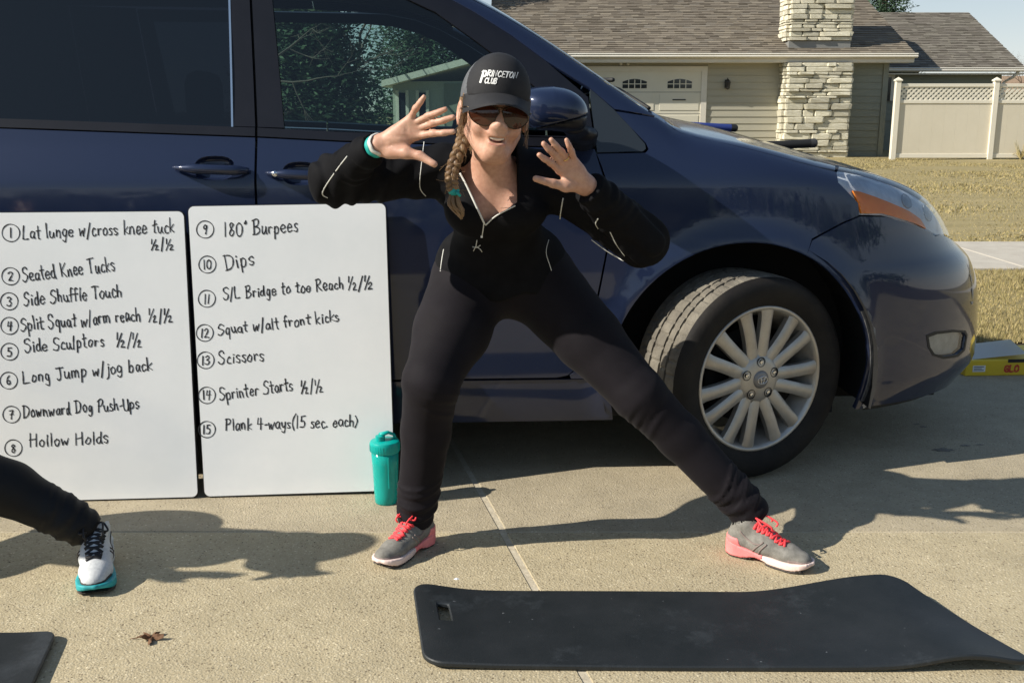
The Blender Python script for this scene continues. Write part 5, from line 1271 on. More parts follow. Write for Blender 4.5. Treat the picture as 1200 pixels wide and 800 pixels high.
# ---- head, in its own frame: x to the picture's right, y away from the face, z up, origin between the ears at eye height
def head_fn(P):
    d = ell(P, (0, .018, .030), (.0735, .094, .088))
    d = smin(d, ell(P, (0, -.022, -.030), (.0525, .061, .082)), .03)
    d = smin(d, ell(P, (0, -.066, -.094), (.024, .020, .017)), .03)                       # chin
    for s in (-1, 1):
        d = smin(d, ell(P, (s * .036, -.062, -.034), (.021, .020, .021)), .02)            # cheek
        d = smin(d, cone(P, (s * .054, .0, -.048), (s * .015, -.060, -.098), .012, .012), .025)   # jaw
        d = np.maximum(d, -(ell(P, (s * .031, -.098, .002), (.019, .014, .012))) * .8)    # eye socket
        d = smin(d, cone(P, (s * .010, -.082, .020), (s * .045, -.070, .021), .008, .006), .014)  # brow
        d = smin(d, ell(P, (s * .0115, -.098, -.034), (.0075, .009, .0065)), .008)        # nostril wing
        d = np.minimum(d, np.maximum(ell(P, (s * .0775, .012, -.006), (.010, .019, .031)), -ell(P, (s * .086, .008, -.002), (.006, .011, .018))))  # ear
    d = smin(d, cone(P, (0, -.086, .010), (0, -.1055, -.027), .0078, .0096), .012)         # nose
    d = smin(d, cone(P, (0, -.083, -.048), (0, -.081, -.078), .020, .016), .02)           # muzzle
    S_ = smile(P); d = smin(d, ell(S_, (0, -.0965, -.0535), (.026, .0055, .0042)), .006)                   # upper lip
    d = smin(d, ell(S_, (0, -.0935, -.0755), (.022, .0060, .0048)), .006)                  # lower lip
    d = np.maximum(d, -ell(S_, (0, -.098, -.0640), (.0225, .018, .0072)))                  # open mouth
    return d
def cap_fn(P):
    d = smin(ell(P, (0, .012, .038), (.0815, .102, .098)), ell(P, (0, -.045, .058), (.060, .048, .068)), .04)
    return d
def make_head(T, Rm, s, parent, pale=False):
    """T origin, Rm columns = local axes in world, s scale; returns local->world"""
    def L2W(p): return T + (np.array(p, float) * s) @ Rm.T
    W2L = lambda P: ((P - T) @ Rm) / s
    return L2W, W2L
def rotm(yaw, roll, pitch):
    return np.array(Matrix.Rotation(yaw, 3, 'Z') @ Matrix.Rotation(roll, 3, 'Y') @ Matrix.Rotation(pitch, 3, 'X'))

def shoe(parent, heel, head_, L_, cols, name_up='shoe_upper', tilt=0., lacepts=None):
    """running shoe; heel point on the ground, heading, length; cols: upper, heel, midsole, outsole, laces"""
    hd = np.array([head_[0], head_[1], 0.]); hd /= np.linalg.norm(hd); lt = np.array([-hd[1], hd[0], 0]); up = np.array([0, 0, 1.]); k = L_ / .25
    R_ = np.stack([hd, lt, up], 1); T = np.array(heel, float)
    Lc = lambda P: ((P - T) @ R_) / k
    Wd_ = lambda p: T + (np.array(p, float) * k) @ R_.T
    hw = spl([-.01, .0, .03, .09, .15, .19, .225, .245, .252], [.0, .020, .033, .031, .040, .044, .038, .022, .002])
    def foot(P):
        d = cone(P, (.030, 0, .052), (.110, 0, .052), .032, .034); d = smin(d, cone(P, (.110, 0, .050), (.175, .003, .040), .034, .036, ((0, 0, 1), .72)), .03)
        d = smin(d, cone(P, (.175, .003, .036), (.216, .0, .034), .036, .029, ((0, 0, 1), .72)), .02)
        d = smin(d, cone(P, (.034, 0, .06), (.040, 0, .098), .032, .033), .02)
        d = smin(d, cone(P, (.115, 0, .068), (.060, 0, .094), .020, .026), .025)
        return np.maximum(d, .014 - P[:, 2])
    def sole(P, z0, z1, gr):
        x = P[:, 0]; w = hw(x) + gr
        zt = z1 + .020 * np.clip((.10 - x) / .10, 0, 1)**1.2 + .006 * np.clip((x - .2) / .05, 0, 1)
        zb = z0 + .016 * np.clip((x - .19) / .06, 0, 1)**2 + .010 * np.exp(-((x - .095) / .028)**2) * (z0 < .02)
        dd = np.maximum(np.abs(P[:, 1] - .003 * np.clip(x / .2, 0, 1)) - w, np.maximum(P[:, 2] - zt, zb - P[:, 2]))
        return np.maximum(dd, np.maximum(-x - .008, x - .253))
    lo = T - np.array([.30, .30, .02]); hi = T + np.array([.30, .30, .18])
    fU = lambda P: foot(Lc(P)) * k
    sh = parent
    u = smesh(name_up, lambda P: np.maximum(fU(P), -(ell(Lc(P), (.036, 0, .118), (.038, .030, .045))) * k), lo, hi, .0042, cols[0], sh)
    smesh('heel_counter', lambda P: np.maximum(np.maximum(fU(P) - .0022, Lc(P)[:, 0] - .052 + .35 * (Lc(P)[:, 2] - .03)), Lc(P)[:, 2] - .062), lo, hi, .0045, cols[1], u)
    smesh('toe_guard', lambda P: np.maximum(np.maximum(fU(P) - .0018, .190 - Lc(P)[:, 0]), Lc(P)[:, 2] - .036), lo, hi, .0045, cols[5], u)
    smesh('midsole', lambda P: sole(Lc(P), .008, .026, .002) * k - .001, lo, hi, .0042, cols[2], u)
    smesh('heel_wedge', lambda P: np.maximum(sole(Lc(P), .006, .0285, .0036), Lc(P)[:, 0] - .115) * k - .001, lo, hi, .0045, cols[1], u)
    smesh('outsole', lambda P: sole(Lc(P), .0, .006, .000) * k - .001, lo, hi, .0045, cols[3], u)
    lc_ = MB(); rr = .0026 * k
    def onf(x, y):
        z = .16; q = np.array([[x, y, zz] for zz in np.linspace(.15, .03, 60)]); f = foot(q); i = int(np.argmax(f < .0)); return Wd_((x, y, q[i][2] + .0035))
    n = 7
    for i in range(n):
        x0 = .083 + i * .0130; y_ = .025 - .0012 * i
        for sg in (-1, 1):
            pts = [onf(x0 + (.012 * t), sg * (y_ - 2 * y_ * t)) for t in np.linspace(0, 1, 7)]; lc_.tube(pts, rr * 1.5, 6)
    b0 = onf(.082, 0)
    for sg in (-1, 1):
        for q in (0, 1):
            o = [b0, b0 + (hd * .006 + lt * sg * .020 + up * .012) * k, b0 + (hd * (.030 + .02 * q) + lt * sg * (.034 - .012 * q) + up * (-.002)) * k, b0 + (hd * (.036 * (1 - q) + .05 * q) + lt * sg * .016 + up * -.014 * q) * k]
            lc_.tube(catmull(o, 5), rr, 6)
    lc_.build('laces', cols[4], u, smooth=True)
    def onside(x, z, sg):
        q = np.array([[x, sg * yy, z] for yy in np.linspace(.07, .0, 70)]); f = foot(q); return Wd_((x, sg * (q[int(np.argmax(f < 0))][1] * sg + .0008), z))
    for sg in (-1, 1):
        sp = MB()
        for pts_ in (((.118, .070), (.100, .052), (.085, .034)), ((.128, .066), (.112, .046), (.104, .030)), ((.046, .085), (.062, .070), (.085, .060), (.108, .062))):
            sp.tube([onside(a_, b_, sg) for a_, b_ in catmull([np.array(q) for q in pts_], 5)], .0022, 6)
        sp.build('side_stripe', cols[7] if len(cols) > 7 else cols[5], u, smooth=True)
    tg = MB(); pts = [onf(x, 0) + up * .001 for x in np.linspace(.07, .16, 8)]
    V = []
    for p in pts:
        for y in np.linspace(-.017, .017, 5): V.append(p + lt * y * k - up * abs(y) * .25)
    tg.add(V, [(i * 5 + j, i * 5 + j + 1, (i + 1) * 5 + j + 1, (i + 1) * 5 + j) for i in range(7) for j in range(4)]).build('tongue', cols[6] if len(cols) > 6 else cols[4], u, smooth=True)
    return u

def legs_fn(J, rad, folds=True):
    hL, hR, kL, kR, aL, aR, pel = (np.array(J[k]) for k in ('hipL', 'hipR', 'kneeL', 'kneeR', 'ankL', 'ankR', 'pelvis'))
    def fn(P):
        d = ell(P, pel, (.175, .135, .12))
        for h, k, a, s in ((hL, kL, aL, 0), (hR, kR, aR, 1)):
            r = rad[s]; m1 = h * .5 + k * .5; m2 = k * .62 + a * .38 + np.array([0, .02, 0])
            l = cone(P, h, m1, r[0], r[1]); l = smin(l, cone(P, m1, k, r[1], r[2]), .02); l = smin(l, cone(P, k, m2, r[2], r[3]), .02); l = smin(l, cone(P, m2, a, r[3], r[4]), .02)
            d = smin(d, l, .05)
        if folds:
            d = d + .0035 * fnoise(P, 22, 3) + .0016 * fnoise(P, 55, 4)
            for k, a, h, sd_ in ((kL, aL, hL, 5), (kR, aR, hR, 6)):
                d = d + foldcut(P, k + (a - k) * .12, (a - h) + np.array([.12, 0, .16]) * (1 if sd_ == 6 else -1), (-.035, -.012, .008, .030), .006, .0075, .075, sd_ + 9, (-.4, 0, -1) if sd_ == 6 else (1, -.2, 0))
                d = d + foldcut(P, a + (k - a) * .14, (a - k) + np.array([.1, 0, .05]), (-.052, -.034, -.016, .0, .014, .028, .042), .0055, .0095, .085, sd_ + 12)
                d = d + crease(P, k + np.array([0, .01, -.02]), (a - h) + np.array([.1, 0, .05]), 140, .0030, .06, sd_)
                d = d + crease(P, a + (k - a) * .10, (a - k) + np.array([-.06, .1, 0]), 150, .0065, .055, sd_ + 2)
                d = d + crease(P, h + (k - h) * .18, (k - h) + np.array([.2, 0, .1]), 80, .0016, .11, sd_ + 4)
        return d
    return fn

# ---------------------------------------------------------------- the woman in the middle
J = dict(hipL=W(551, 334, 2.85), hipR=W(632, 332, 2.85), kneeL=W(506, 446, 2.61), kneeR=W(748, 462, 2.70), ankL=W(487, 603, 2.70), ankR=W(878, 598, 2.665),
         pelvis=W(588, 318, 2.86), waist=W(583, 285, 2.79), chest=W(581, 240, 2.70), neck=W(578, 204, 2.63), shL=W(520, 200, 2.68), shR=W(644, 208, 2.69),
         elL=W(392, 207, 2.60), wrL=W(441, 171, 2.44), elR=W(751, 277, 2.63), wrR=W(687, 217, 2.50))
woman = thing('person', 'woman in black jacket, cap and sunglasses lunging sideways with both hands raised', 'person', (.15, 2.65, 0))
woman['label'] = 'woman in black jacket, cap and sunglasses lunging sideways with both hands raised'
# parts of hers are built in world coordinates: keep them there
def keep(o, root): o.parent = root; o.matrix_parent_inverse = root.matrix_world.inverted() if False else Matrix.Translation(-Vector(root.location)); return o
HR = rotm(math.radians(9), math.radians(6), math.radians(-2)); HS = 1.045; HT = W(579, 133, 2.575)
L2W, W2L = make_head(HT, HR, HS, None)
nk0, nk1 = L2W((0, .022, -.060)), J['neck'] + np.array([0, .03, -.03])

def fingers(spec, Yk, Yt, curl=-.012):
    """spec: list of (knuckle px, tip px); each becomes knuckle, joint, joint, tip"""
    out = []
    for kx, tx, dy in spec:
        a = W(kx[0], kx[1], Yk); b = W(tx[0], tx[1], Yt + dy); m = a * .55 + b * .45; n_ = a * .25 + b * .75
        m = m + np.array([0, curl * .3, .002]); out.append((a, m, n_ + np.array([0, curl * .4, 0]), b))
    return out
hands = []
hands.append(dict(w=J['wrL'], el=J['elL'], f=fingers([((480, 140), (497, 113.5), 0), ((486, 144.5), (522, 128), -.01), ((490, 151), (531, 137.5), -.012), ((489, 159.5), (531, 154.5), -.01)], 2.42, 2.39),
                  th=(W(455, 178, 2.43), W(476, 179, 2.41), W(492, 182.5, 2.40), W(509, 192.5, 2.385)), c=W(480, 158, 2.41), mound=W(468, 164, 2.425), pn=(.1, -1, .15)))
hands.append(dict(w=J['wrR'], el=J['elR'], f=fingers([((674, 190), (664, 164), .0), ((667, 190.5), (646, 164), -.01), ((661, 194), (637, 168.5), -.012), ((656, 200), (632, 181.5), -.01)], 2.475, 2.44),
                  th=(W(678, 217, 2.495), W(663, 218, 2.475), W(648, 215, 2.46), W(628, 209.5, 2.445)), c=W(663, 193, 2.47), mound=W(674, 205, 2.485), pn=(-.1, -1, .1)))
def hand_fn(P, h):
    w = h['w']; d = None
    pn = np.array(h['pn'], float)
    for i, (a, m, n_, b) in enumerate(h['f']):
        r = (.0073, .0080, .0084, .0082)[i]
        s0 = w * .75 + a * .25
        pl_ = cone(P, w * .9 + a * .1, a, .0155, .0105); d = pl_ if d is None else smin(d, pl_, .012)
    d = smin(d, ell(P, h['mound'], (.022, .012, .022)), .02)
    fd = None
    for i, (a, m, n_, b) in enumerate(h['f']):
        r = (.0073, .0080, .0084, .0082)[i]
        f = cone(P, a, m, r * 1.08, r * .98); f = smin(f, cone(P, m, n_, r * 1.0, r * .92), .003); f = smin(f, cone(P, n_, b, r * .92, r * .74), .003)
        f = smin(f, ell(P, m, (r * 1.08,) * 3), .004)
        for q_, d_ in ((m, n_ - m), (n_, b - n_), (a * .93 + m * .07, m - a)):
            t_ = (P - q_) @ (d_ / np.linalg.norm(d_)); f = f + .0010 * np.exp(-(t_ / .0014)**2)
        fd = f if fd is None else np.minimum(fd, f)
    t = h['th']; tf = cone(P, t[0], t[1], .0165, .0145); tf = smin(tf, cone(P, t[1], t[2], .0125, .0105), .008); tf = smin(tf, cone(P, t[2], t[3], .0105, .0078), .004)
    d = smin(d, tf, .012); d = smin(d, fd, .005)
    for A_, B_ in ((h['f'][3][0] * .80 + w * .20, h['f'][0][0] * .70 + h['mound'] * .30), (h['f'][3][0] * .72 + h['mound'] * .28, w * .62 + h['f'][0][0] * .38), (h['f'][3][0] * .55 + h['th'][0] * .45, w * .80 + h['th'][0] * .20)):
        q2 = P[:, [0, 2]]; a2 = A_[[0, 2]]; b2 = B_[[0, 2]]; t2 = np.clip((q2 - a2) @ (b2 - a2) / ((b2 - a2) @ (b2 - a2)), 0, 1); ds = np.linalg.norm(q2 - a2 - t2[:, None] * (b2 - a2), axis=1)
        d = d + .0016 * np.exp(-(ds / .0019)**2) * np.sin(np.pi * np.clip(t2, .05, .95))**.5
    d = d + .0006 * fnoise(P, 190, 9)
    return smin(d, cone(P, w * .97 + h['el'] * .03, w * .55 + h['el'] * .45, .0215, .033), .022)
lrad = ((.112, .103, .0735, .0665, .051), (.112, .092, .071, .0635, .052))
def shrink(r, q): return tuple(tuple(v * q for v in a) for a in r)
inner_legs = legs_fn(J, shrink(lrad, .72), False)
def torso_fn(P, g=0., skin=False):
    j = J; d = ell(P, j['pelvis'] + np.array([0, 0, .01]), (.158 + g, .115 + g, .105))
    d = smin(d, cone(P, j['waist'], j['chest'], .112 + g, .118 + g, ((0, 1, .3), .85)), .09)
    d = smin(d, cone(P, j['shL'], j['shR'], .052 + g, .052 + g), .07)
    for s in (-1, 1): d = smin(d, ell(P, j['chest'] + np.array([s * .062, -.075, -.012]), (.062 + g, .058 + g, .056)), .05)
    if skin: return smin(d, cone(P, j['neck'] + np.array([-.06, .065, -.03]), j['neck'] + np.array([.06, .065, -.03]), .04, .04), .06)
    d = smin(d, cone(P, j['neck'] + np.array([-.07, .03, -.01]), j['neck'] + np.array([.07, .03, -.01]), .045 + g, .045 + g), .05)
    return d
def body_fn(P):
    hd = near(P, L2W((0, -.005, -.01)), .19, lambda q: head_fn(W2L(q)) * HS)
    d = smin(hd, cone(P, nk0, nk1, .046, .054), .02)
    d = smin(d, torso_fn(P, -.016, True), .035)
    # collar bones and the hollow between them
    n0 = J['neck'] + np.array([0, -.055, -.02])
    for a, b, w in (('shL', 'elL', 'wrL'), ('shR', 'elR', 'wrR')):
        ar = cone(P, J[a], J[b], .044, .034); ar = smin(ar, cone(P, J[b], J[w] * .9 + J[b] * .1, .033, .022), .02); d = smin(d, ar, .03)
    for h in hands: d = smin(d, near(P, h['c'], .17, lambda q: hand_fn(q, h)), .006)
    return smin(d, inner_legs(P), .04)
Bd = smesh('body', body_fn, (-.50, 2.28, .07), (.68, 3.02, 1.45), .0044, M_skin); keep(Bd, woman)
# lips, teeth
def hpart(name, fn, lo, hi, h, m, parent):
    c = [L2W((x, y, z)) for x in (lo[0], hi[0]) for y in (lo[1], hi[1]) for z in (lo[2], hi[2])]; c = np.array(c)
    return keep(smesh(name, lambda P: fn(W2L(P)) * HS, c.min(0), c.max(0), h, m), parent)
def keepp(o, parent): o.parent = parent; return o   # parent already placed by keep(): same frame
def hp(name, fn, lo, hi, h, m, parent=None):
    c = np.array([L2W((x, y, z)) for x in (lo[0], hi[0]) for y in (lo[1], hi[1]) for z in (lo[2], hi[2])])
    return smesh(name, lambda P: fn(W2L(P)) * HS, c.min(0), c.max(0), h, m, parent or Bd)
hp('lips', lambda P: np.maximum(np.minimum(ell(smile(P), (0, -.0978, -.0540), (.0250, .0050, .0036)), ell(smile(P), (0, -.0950, -.0748), (.0215, .0056, .0042))), -ell(smile(P), (0, -.098, -.0640), (.0222, .03, .0070))), (-.03, -.12, -.085), (.03, -.08, -.04), .0012, M_lip)
hp('teeth', lambda P: ell(smile(P), (0, -.084, -.0602), (.021, .0095, .0044)), (-.03, -.10, -.08), (.03, -.06, -.05), .0014, M_teeth)
hp('mouth', lambda P: ell(smile(P), (0, -.0785, -.0655), (.021, .009, .0062)), (-.03, -.10, -.08), (.03, -.06, -.05), .0014, M_mouth)
for s in (-1, 1): hp('eye', lambda P: ell(P, (s * .031, -.078, .002), (.012, .012, .012)), (s * .031 - .015, -.095, -.015), (s * .031 + .015, -.06, .02), .002, M_teeth)
# finger nails, thumbs' nails face away; a ring on the ring finger
rg = hands[1]['f'][1]; c_ = rg[0] * .55 + rg[1] * .45; ax = rg[1] - rg[0]; ax /= np.linalg.norm(ax); u = np.cross(ax, (0, 0, 1)); u /= np.linalg.norm(u); v = np.cross(ax, u)
ringo = MB().tube([c_ + (u * math.cos(t * .3927) + v * math.sin(t * .3927)) * .0092 for t in range(16)], .0016, 6, closed=True)
ringo.build('finger_ring', M_gold, Bd, smooth=True)
def band(c, ax, r, w, m, name, th=.003):
    ax = ax / np.linalg.norm(ax); u = np.cross(ax, (0, 0, 1.)); u /= np.linalg.norm(u); v = np.cross(ax, u); V = []; n = 28
    prof = [(r, -w), (r + th, -w * .9), (r + th * 1.2, 0), (r + th, w * .9), (r, w)]
    for t in range(n):
        q = t * 6.2832 / n
        for rr, h in prof: V.append(c + (u * math.cos(q) + v * math.sin(q)) * rr + ax * (h + .0012 * math.sin(q * 7)))
    k = len(prof); F_ = [(t * k + i, t * k + i + 1, ((t + 1) % n) * k + i + 1, ((t + 1) % n) * k + i) for t in range(n) for i in range(k - 1)]
    return MB().add(V, F_).build(name, m, Bd, smooth=True)
fa = J['wrL'] - J['elL']; fa /= np.linalg.norm(fa)
band(J['wrL'] - fa * .004, fa, .0235, .007, M_tealb, 'wrist_band'); band(J['wrL'] - fa * .019, fa, .0245, .007, M_tealb, 'wrist_band'); band(J['wrL'] + fa * .010, fa, .0232, .006, M_pipe, 'white_wrist_band')
# leggings
pants_fn = legs_fn(J, lrad)
def cut(P, a, k, off):      # cut square to the shin just above the shoe
    ax = (a - k) / np.linalg.norm(a - k); return (P - a) @ ax - off
def pants(P): 
    d = pants_fn(P); mid = .16
    m = P[:, 0] < mid
    return np.maximum(d, np.where(m, cut(P, J['ankL'], J['kneeL'], .022), cut(P, J['ankR'], J['kneeR'], .030)))
leg = smesh('leggings', pants, (-.42, 2.40, .03), (.76, 3.03, 1.0), .0062, M_pant, Bd)
# jacket: body, sleeves, standing collar, opened at the throat
nV = [W(538, 200, 2.56), W(569, 264, 2.56), W(606, 238, 2.56), W(605, 155, 2.56), W(545, 155, 2.56)]
def wedge(P):
    """signed depth inside the open V (seen from the front)"""
    q = np.stack([P[:, 0], P[:, 2]], 1); pts = [(p[0], p[2]) for p in nV]; d = np.full(len(P), -1.)
    for i in range(len(pts)):
        a = np.array(pts[i]); b = np.array(pts[(i + 1) % len(pts)]); e = b - a; n_ = np.array([e[1], -e[0]]); n_ /= np.linalg.norm(n_); s = (q - a) @ n_
        c = sum(np.array(p) for p in pts) / len(pts)
        if (c - a) @ n_ > 0: s = -s
        d = np.maximum(d, s)
    return d        # negative inside
def jacket_raw(P):
    d = smin(torso_fn(P, .004), ell(P, J['pelvis'] + np.array([0, -.005, .0]), (.193, .148, .15)), .04)
    nb = J['neck']; col = cone(P, nb + np.array([0, .03, -.03]), nb + np.array([.006, .035, .075]), .084, .072); d = smin(d, col, .03)
    for a, b, w, s in (('shL', 'elL', 'wrL', 0), ('shR', 'elR', 'wrR', 1)):
        A, B_, C_ = J[a], J[b], J[w]
        e = B_ + (np.array([-.004, 0, -.010]) if s == 0 else np.array([.004, 0, -.012]))
        sl = cone(P, A, e, .066, .058 if s == 0 else .060); sl = smin(sl, cone(P, e, C_ * .97 + B_ * .03, .058 if s == 0 else .060, .034 if s == 0 else .041), .03); d = smin(d, sl, .035)
    d = d + .0028 * fnoise(P, 26, 13) + .0015 * fnoise(P, 62, 14)
    for c, ax, k, am, R_, sd_ in ((J['elL'], J['elL'] - J['shL'], 120, .006, .10, 21), (J['elR'], J['wrR'] - J['shR'], 120, .007, .10, 22), (J['waist'], (0, 0, 1), 75, .005, .14, 23), ((J['shL'] + J['elL']) / 2, J['elL'] - J['shL'] + np.array([0, 0, .12]), 85, .004, .12, 24),
                                (J['wrL'] * .8 + J['elL'] * .2, J['wrL'] - J['elL'], 170, .004, .05, 25), (J['wrR'] * .8 + J['elR'] * .2, J['wrR'] - J['elR'], 170, .004, .05, 26)):
        d = d + crease(P, c, ax, k, am, R_, sd_)
    for w_, e_, s_, sd_ in (('wrL', 'elL', 'shL', 31), ('wrR', 'elR', 'shR', 34)):
        d = d + foldcut(P, J[e_] * .75 + J[s_] * .25, J[e_] - J[s_] + np.array([0, 0, .09]), (-.05, -.02, .012, .04), .008, .008, .09, sd_)
        d = d + foldcut(P, J[w_] * .62 + J[e_] * .38, J[w_] - J[e_] + np.array([.03, 0, .05]), (-.045, -.018, .012, .038), .007, .008, .075, sd_ + 1)
        d = d + foldcut(P, J[s_] * .8 + J['chest'] * .2, J[s_] - J['chest'] + np.array([0, 0, .14]), (-.05, -.015, .02, .05), .010, .007, .10, sd_ + 2)
    return d
def jacket(P):
    d = jacket_raw(P)
    # hollow neck, open V, hem and cuffs
    nb = J['neck']; hole = cone(P, nb + np.array([.002, .024, .045]), nb + np.array([.006, .03, .17]), .058, .068); d = np.maximum(d, -hole)
    front = P[:, 1] - (J['neck'][1] + .012 + (J['neck'][2] - P[:, 2]) * .2)
    d = np.maximum(d, -np.maximum(wedge(P), front))
    d = np.maximum(d, (J['pelvis'][2] - .050 + .012 * np.sin(P[:, 0] * 38)) - P[:, 2])
    for w, e in (('wrL', 'elL'), ('wrR', 'elR')):
        a = J[w]; ax = (J[w] - J[e]) / np.linalg.norm(J[w] - J[e]); nr = np.linalg.norm(P - a, axis=1) - .075
        d = np.where(nr < 0, np.maximum(d, (P - a) @ ax + .010), d)
    return d
jk = smesh('jacket', jacket, (-.56, 2.34, .68), (.50, 3.04, 1.36), .0056, M_jack, Bd)
jf = jacket_raw
for nm, pts, r in (('zip_edge', [(539, 203), (546, 216), (554, 233), (562, 250), (568, 263)], .0028), ('zip_edge', [(569, 264), (580, 254), (594, 246), (604, 241)], .0018), ('zip', [(567, 262), (566, 270), (565, 276)], .0016),
                   ('sleeve_piping', [(407, 183), (394, 200), (378, 225), (384, 232)], .0016), ('sleeve_piping', [(497, 166), (494, 192), (492, 219), (499, 230)], .0013),
                   ('sleeve_piping', [(660, 232), (658, 243), (656, 257)], .0018), ('sleeve_piping', [(701, 256), (698, 262), (701, 268)], .0016), ('sleeve_piping', [(693, 281), (712, 295), (731, 306)], .0013), ('sleeve_piping', [(715, 272), (722, 286), (732, 300)], .0014),
                   ('pocket_zip', [(520, 292), (518, 303), (516, 318)], .0016), ('pocket_zip', [(643, 281), (640, 296), (645, 313), (650, 330), (654, 347)], .0013)):
    draped(jf, pts, r, M_pipe, nm, jk, lift=-.0002)
for px, py, w, h in ((564.5, 277, .0055, .007), (516.5, 318, .004, .007)):
    p, n_ = hitfn(jf, px, py); MB().box((p[0] - w / 2, p[1] - .004, p[2] - h / 2), (p[0] + w / 2, p[1] - .001, p[2] + h / 2), .0012).build('zip_pull', M_white, jk)
# small stroke emblem under the zip
em = MB()
for pts in ([(559, 281), (558, 288), (555, 294)], [(558, 288), (563, 292), (565, 295)], [(554, 289), (559, 290), (563, 287)]):
    q = [hitfn(jf, *p) for p in pts]; em.tube([a + n_ * .0008 for a, n_ in q], .0012, 5)
em.build('chest_emblem', M_pipe, jk, smooth=True)
# hair: close to the head under the cap, and a plait over the shoulder
def hair_fn(P):
    d = ell(P, (0, .026, .020), (.0805, .098, .092)); d = smin(d, ell(P, (0, .06, -.045), (.060, .045, .06)), .04)
    d = np.maximum(d, -(P[:, 1] + .010 + .35 * np.maximum(P[:, 2], 0) - .25 * np.maximum(-P[:, 2] - .02, 0)))
    for s in (-1, 1): d = np.minimum(d, cone(P, (s * .073, -.022, .035), (s * .0735, -.012, -.004), .007, .0035))
    return d + .0018 * np.sin(P[:, 0] * 260 + P[:, 2] * 60) * .6
hair = hp('hair', hair_fn, (-.10, -.06, -.13), (.10, .14, .13), .0042, M_hair)
path = catmull([L2W((-.060, .035, -.045)), L2W((-.068, .0, -.075)), W(533, 190, 2.53), W(529, 208, 2.515), W(531, 222, 2.51)], 14)
pl_ = MB()
N_ = len(path)
for s in range(3):
    pts = []; rr = []
    for i, p in enumerate(path):
        t = i / (N_ - 1); ph = t * 6.2832 * 3.4 + s * 2.0944; wd = .0112 * (1 - .25 * t)
        pts.append(p + np.array([wd * math.sin(ph), -.0095 * math.sin(2 * ph), 0])); rr.append(.0102 * (1 - .3 * t))
    pl_.tube(pts, rr, 10)
pl_.build('plait', M_hair, hair, smooth=True)
band_c = W(532, 224, 2.51); MB().tube([band_c + np.array([-.002, 0, .008]), band_c, band_c + np.array([.002, 0, -.010])], [.012, .0145, .011], 12).tube([band_c + np.array([.006, -.012, .0]), band_c + np.array([.016, -.02, -.010])], .004, 6).build('hair_tie', M_tealb, hair, smooth=True)
tp = MB()
for i in range(46):
    a = RNG.uniform(0, 6.28); r = RNG.uniform(0, 1)**.5; o = np.array([math.cos(a), .8 * math.sin(a), 0]) * r
    tp.tube(catmull([band_c + o * .010 + np.array([0, 0, -.008]), W(533, 240, 2.50) + o * .017, W(541, 256 - 6 * r + RNG.uniform(-3, 3), 2.50) + o * .008], 4), [.0030] * 8 + [.0012], 4, cap=False)
tp.build('plait_end', M_hair, hair, smooth=True, fix=False)
fy = MB()
for i in range(150):
    t = RNG.uniform(0, .95); k_ = int(t * (N_ - 1)); p = path[k_] + RNG.normal(0, .009, 3) * np.array([1, .6, 1]); q = path[min(N_ - 1, k_ + 6)] + RNG.normal(0, .013, 3)
    fy.tube(catmull([p, (p + q) / 2 + RNG.normal(0, .005, 3), q], 3), .00055, 3, cap=False)
for i in range(60):      # wisps at the temples and the nape
    s_ = -1 if i % 3 else 1; a_ = L2W((s_ * RNG.uniform(.070, .080), RNG.uniform(-.045, .03), RNG.uniform(.0, .035))); b_ = L2W((s_ * RNG.uniform(.070, .084), RNG.uniform(-.05, .03), RNG.uniform(-.075, -.02)))
    fy.tube(catmull([a_, (a_ + b_) / 2 + RNG.normal(0, .003, 3), b_], 3), .0006, 3, cap=False)
o_ = fy.build('loose_strands', M_hair, hair, smooth=True, fix=False); o_['kind'] = 'stuff'
# cap
cut_z = lambda P: (.030 + .10 * np.clip(P[:, 1] + .02, -.2, .2) * -.35) - P[:, 2]
seamy = lambda P: P[:, 1] + .046 - .30 * (P[:, 2] - .03)
cap = hp('cap', lambda P: np.maximum(np.maximum(cap_fn(P), cut_z(P)), np.maximum(seamy(P), -(cap_fn(P) + .006))), (-.10, -.12, .0), (.10, .14, .16), .0034, M_cap)
hp('cap_mesh_side', lambda P: np.maximum(np.maximum(cap_fn(P) + .0008, cut_z(P)), np.maximum(-seamy(P) + .001, -(cap_fn(P) + .007))), (-.10, -.12, .0), (.10, .14, .16), .0038, M_capm, cap)
V = []; nx, nt = 29, 9
for side_ in (0, 1):
    for i in range(nx):
        x = -.079 + .158 * i / (nx - 1); yb = -(.092 * math.sqrt(max(0, 1 - (x / .0845)**2))) + .002; ext = .066 * max(0, 1 - abs(x / .0795)**2.6)**.55
        for j in range(nt):
            t = j / (nt - 1); V.append(L2W((x, yb - ext * t, .046 - .030 * t - 3.5 * x * x * (.55 + .45 * t) - (.0035 if side_ else 0))))
k = nx * nt; F_ = []
for i in range(nx - 1):
    for j in range(nt - 1):
        a = i * nt + j; F_ += [(a, a + nt, a + nt + 1, a + 1), (k + a, k + a + 1, k + a + nt + 1, k + a + nt)]
    a = i * nt + nt - 1; F_.append((a, a + nt, k + a + nt, k + a)); a = i * nt; F_.append((a + nt, a, k + a, k + a + nt))
MB().add(V, F_).build('brim', M_cap, cap, smooth=True, auto=60)
MB().lathe([(0, .005), (.006, .004), (.008, 0)], 12, c=tuple(L2W((0, .010, .1355)))).build('button', M_cap, cap, smooth=True)
capw = lambda P: cap_fn(W2L(P)) * HS
lt = MB(); fr = lambda p: hitfn(capw, p[0], p[1])
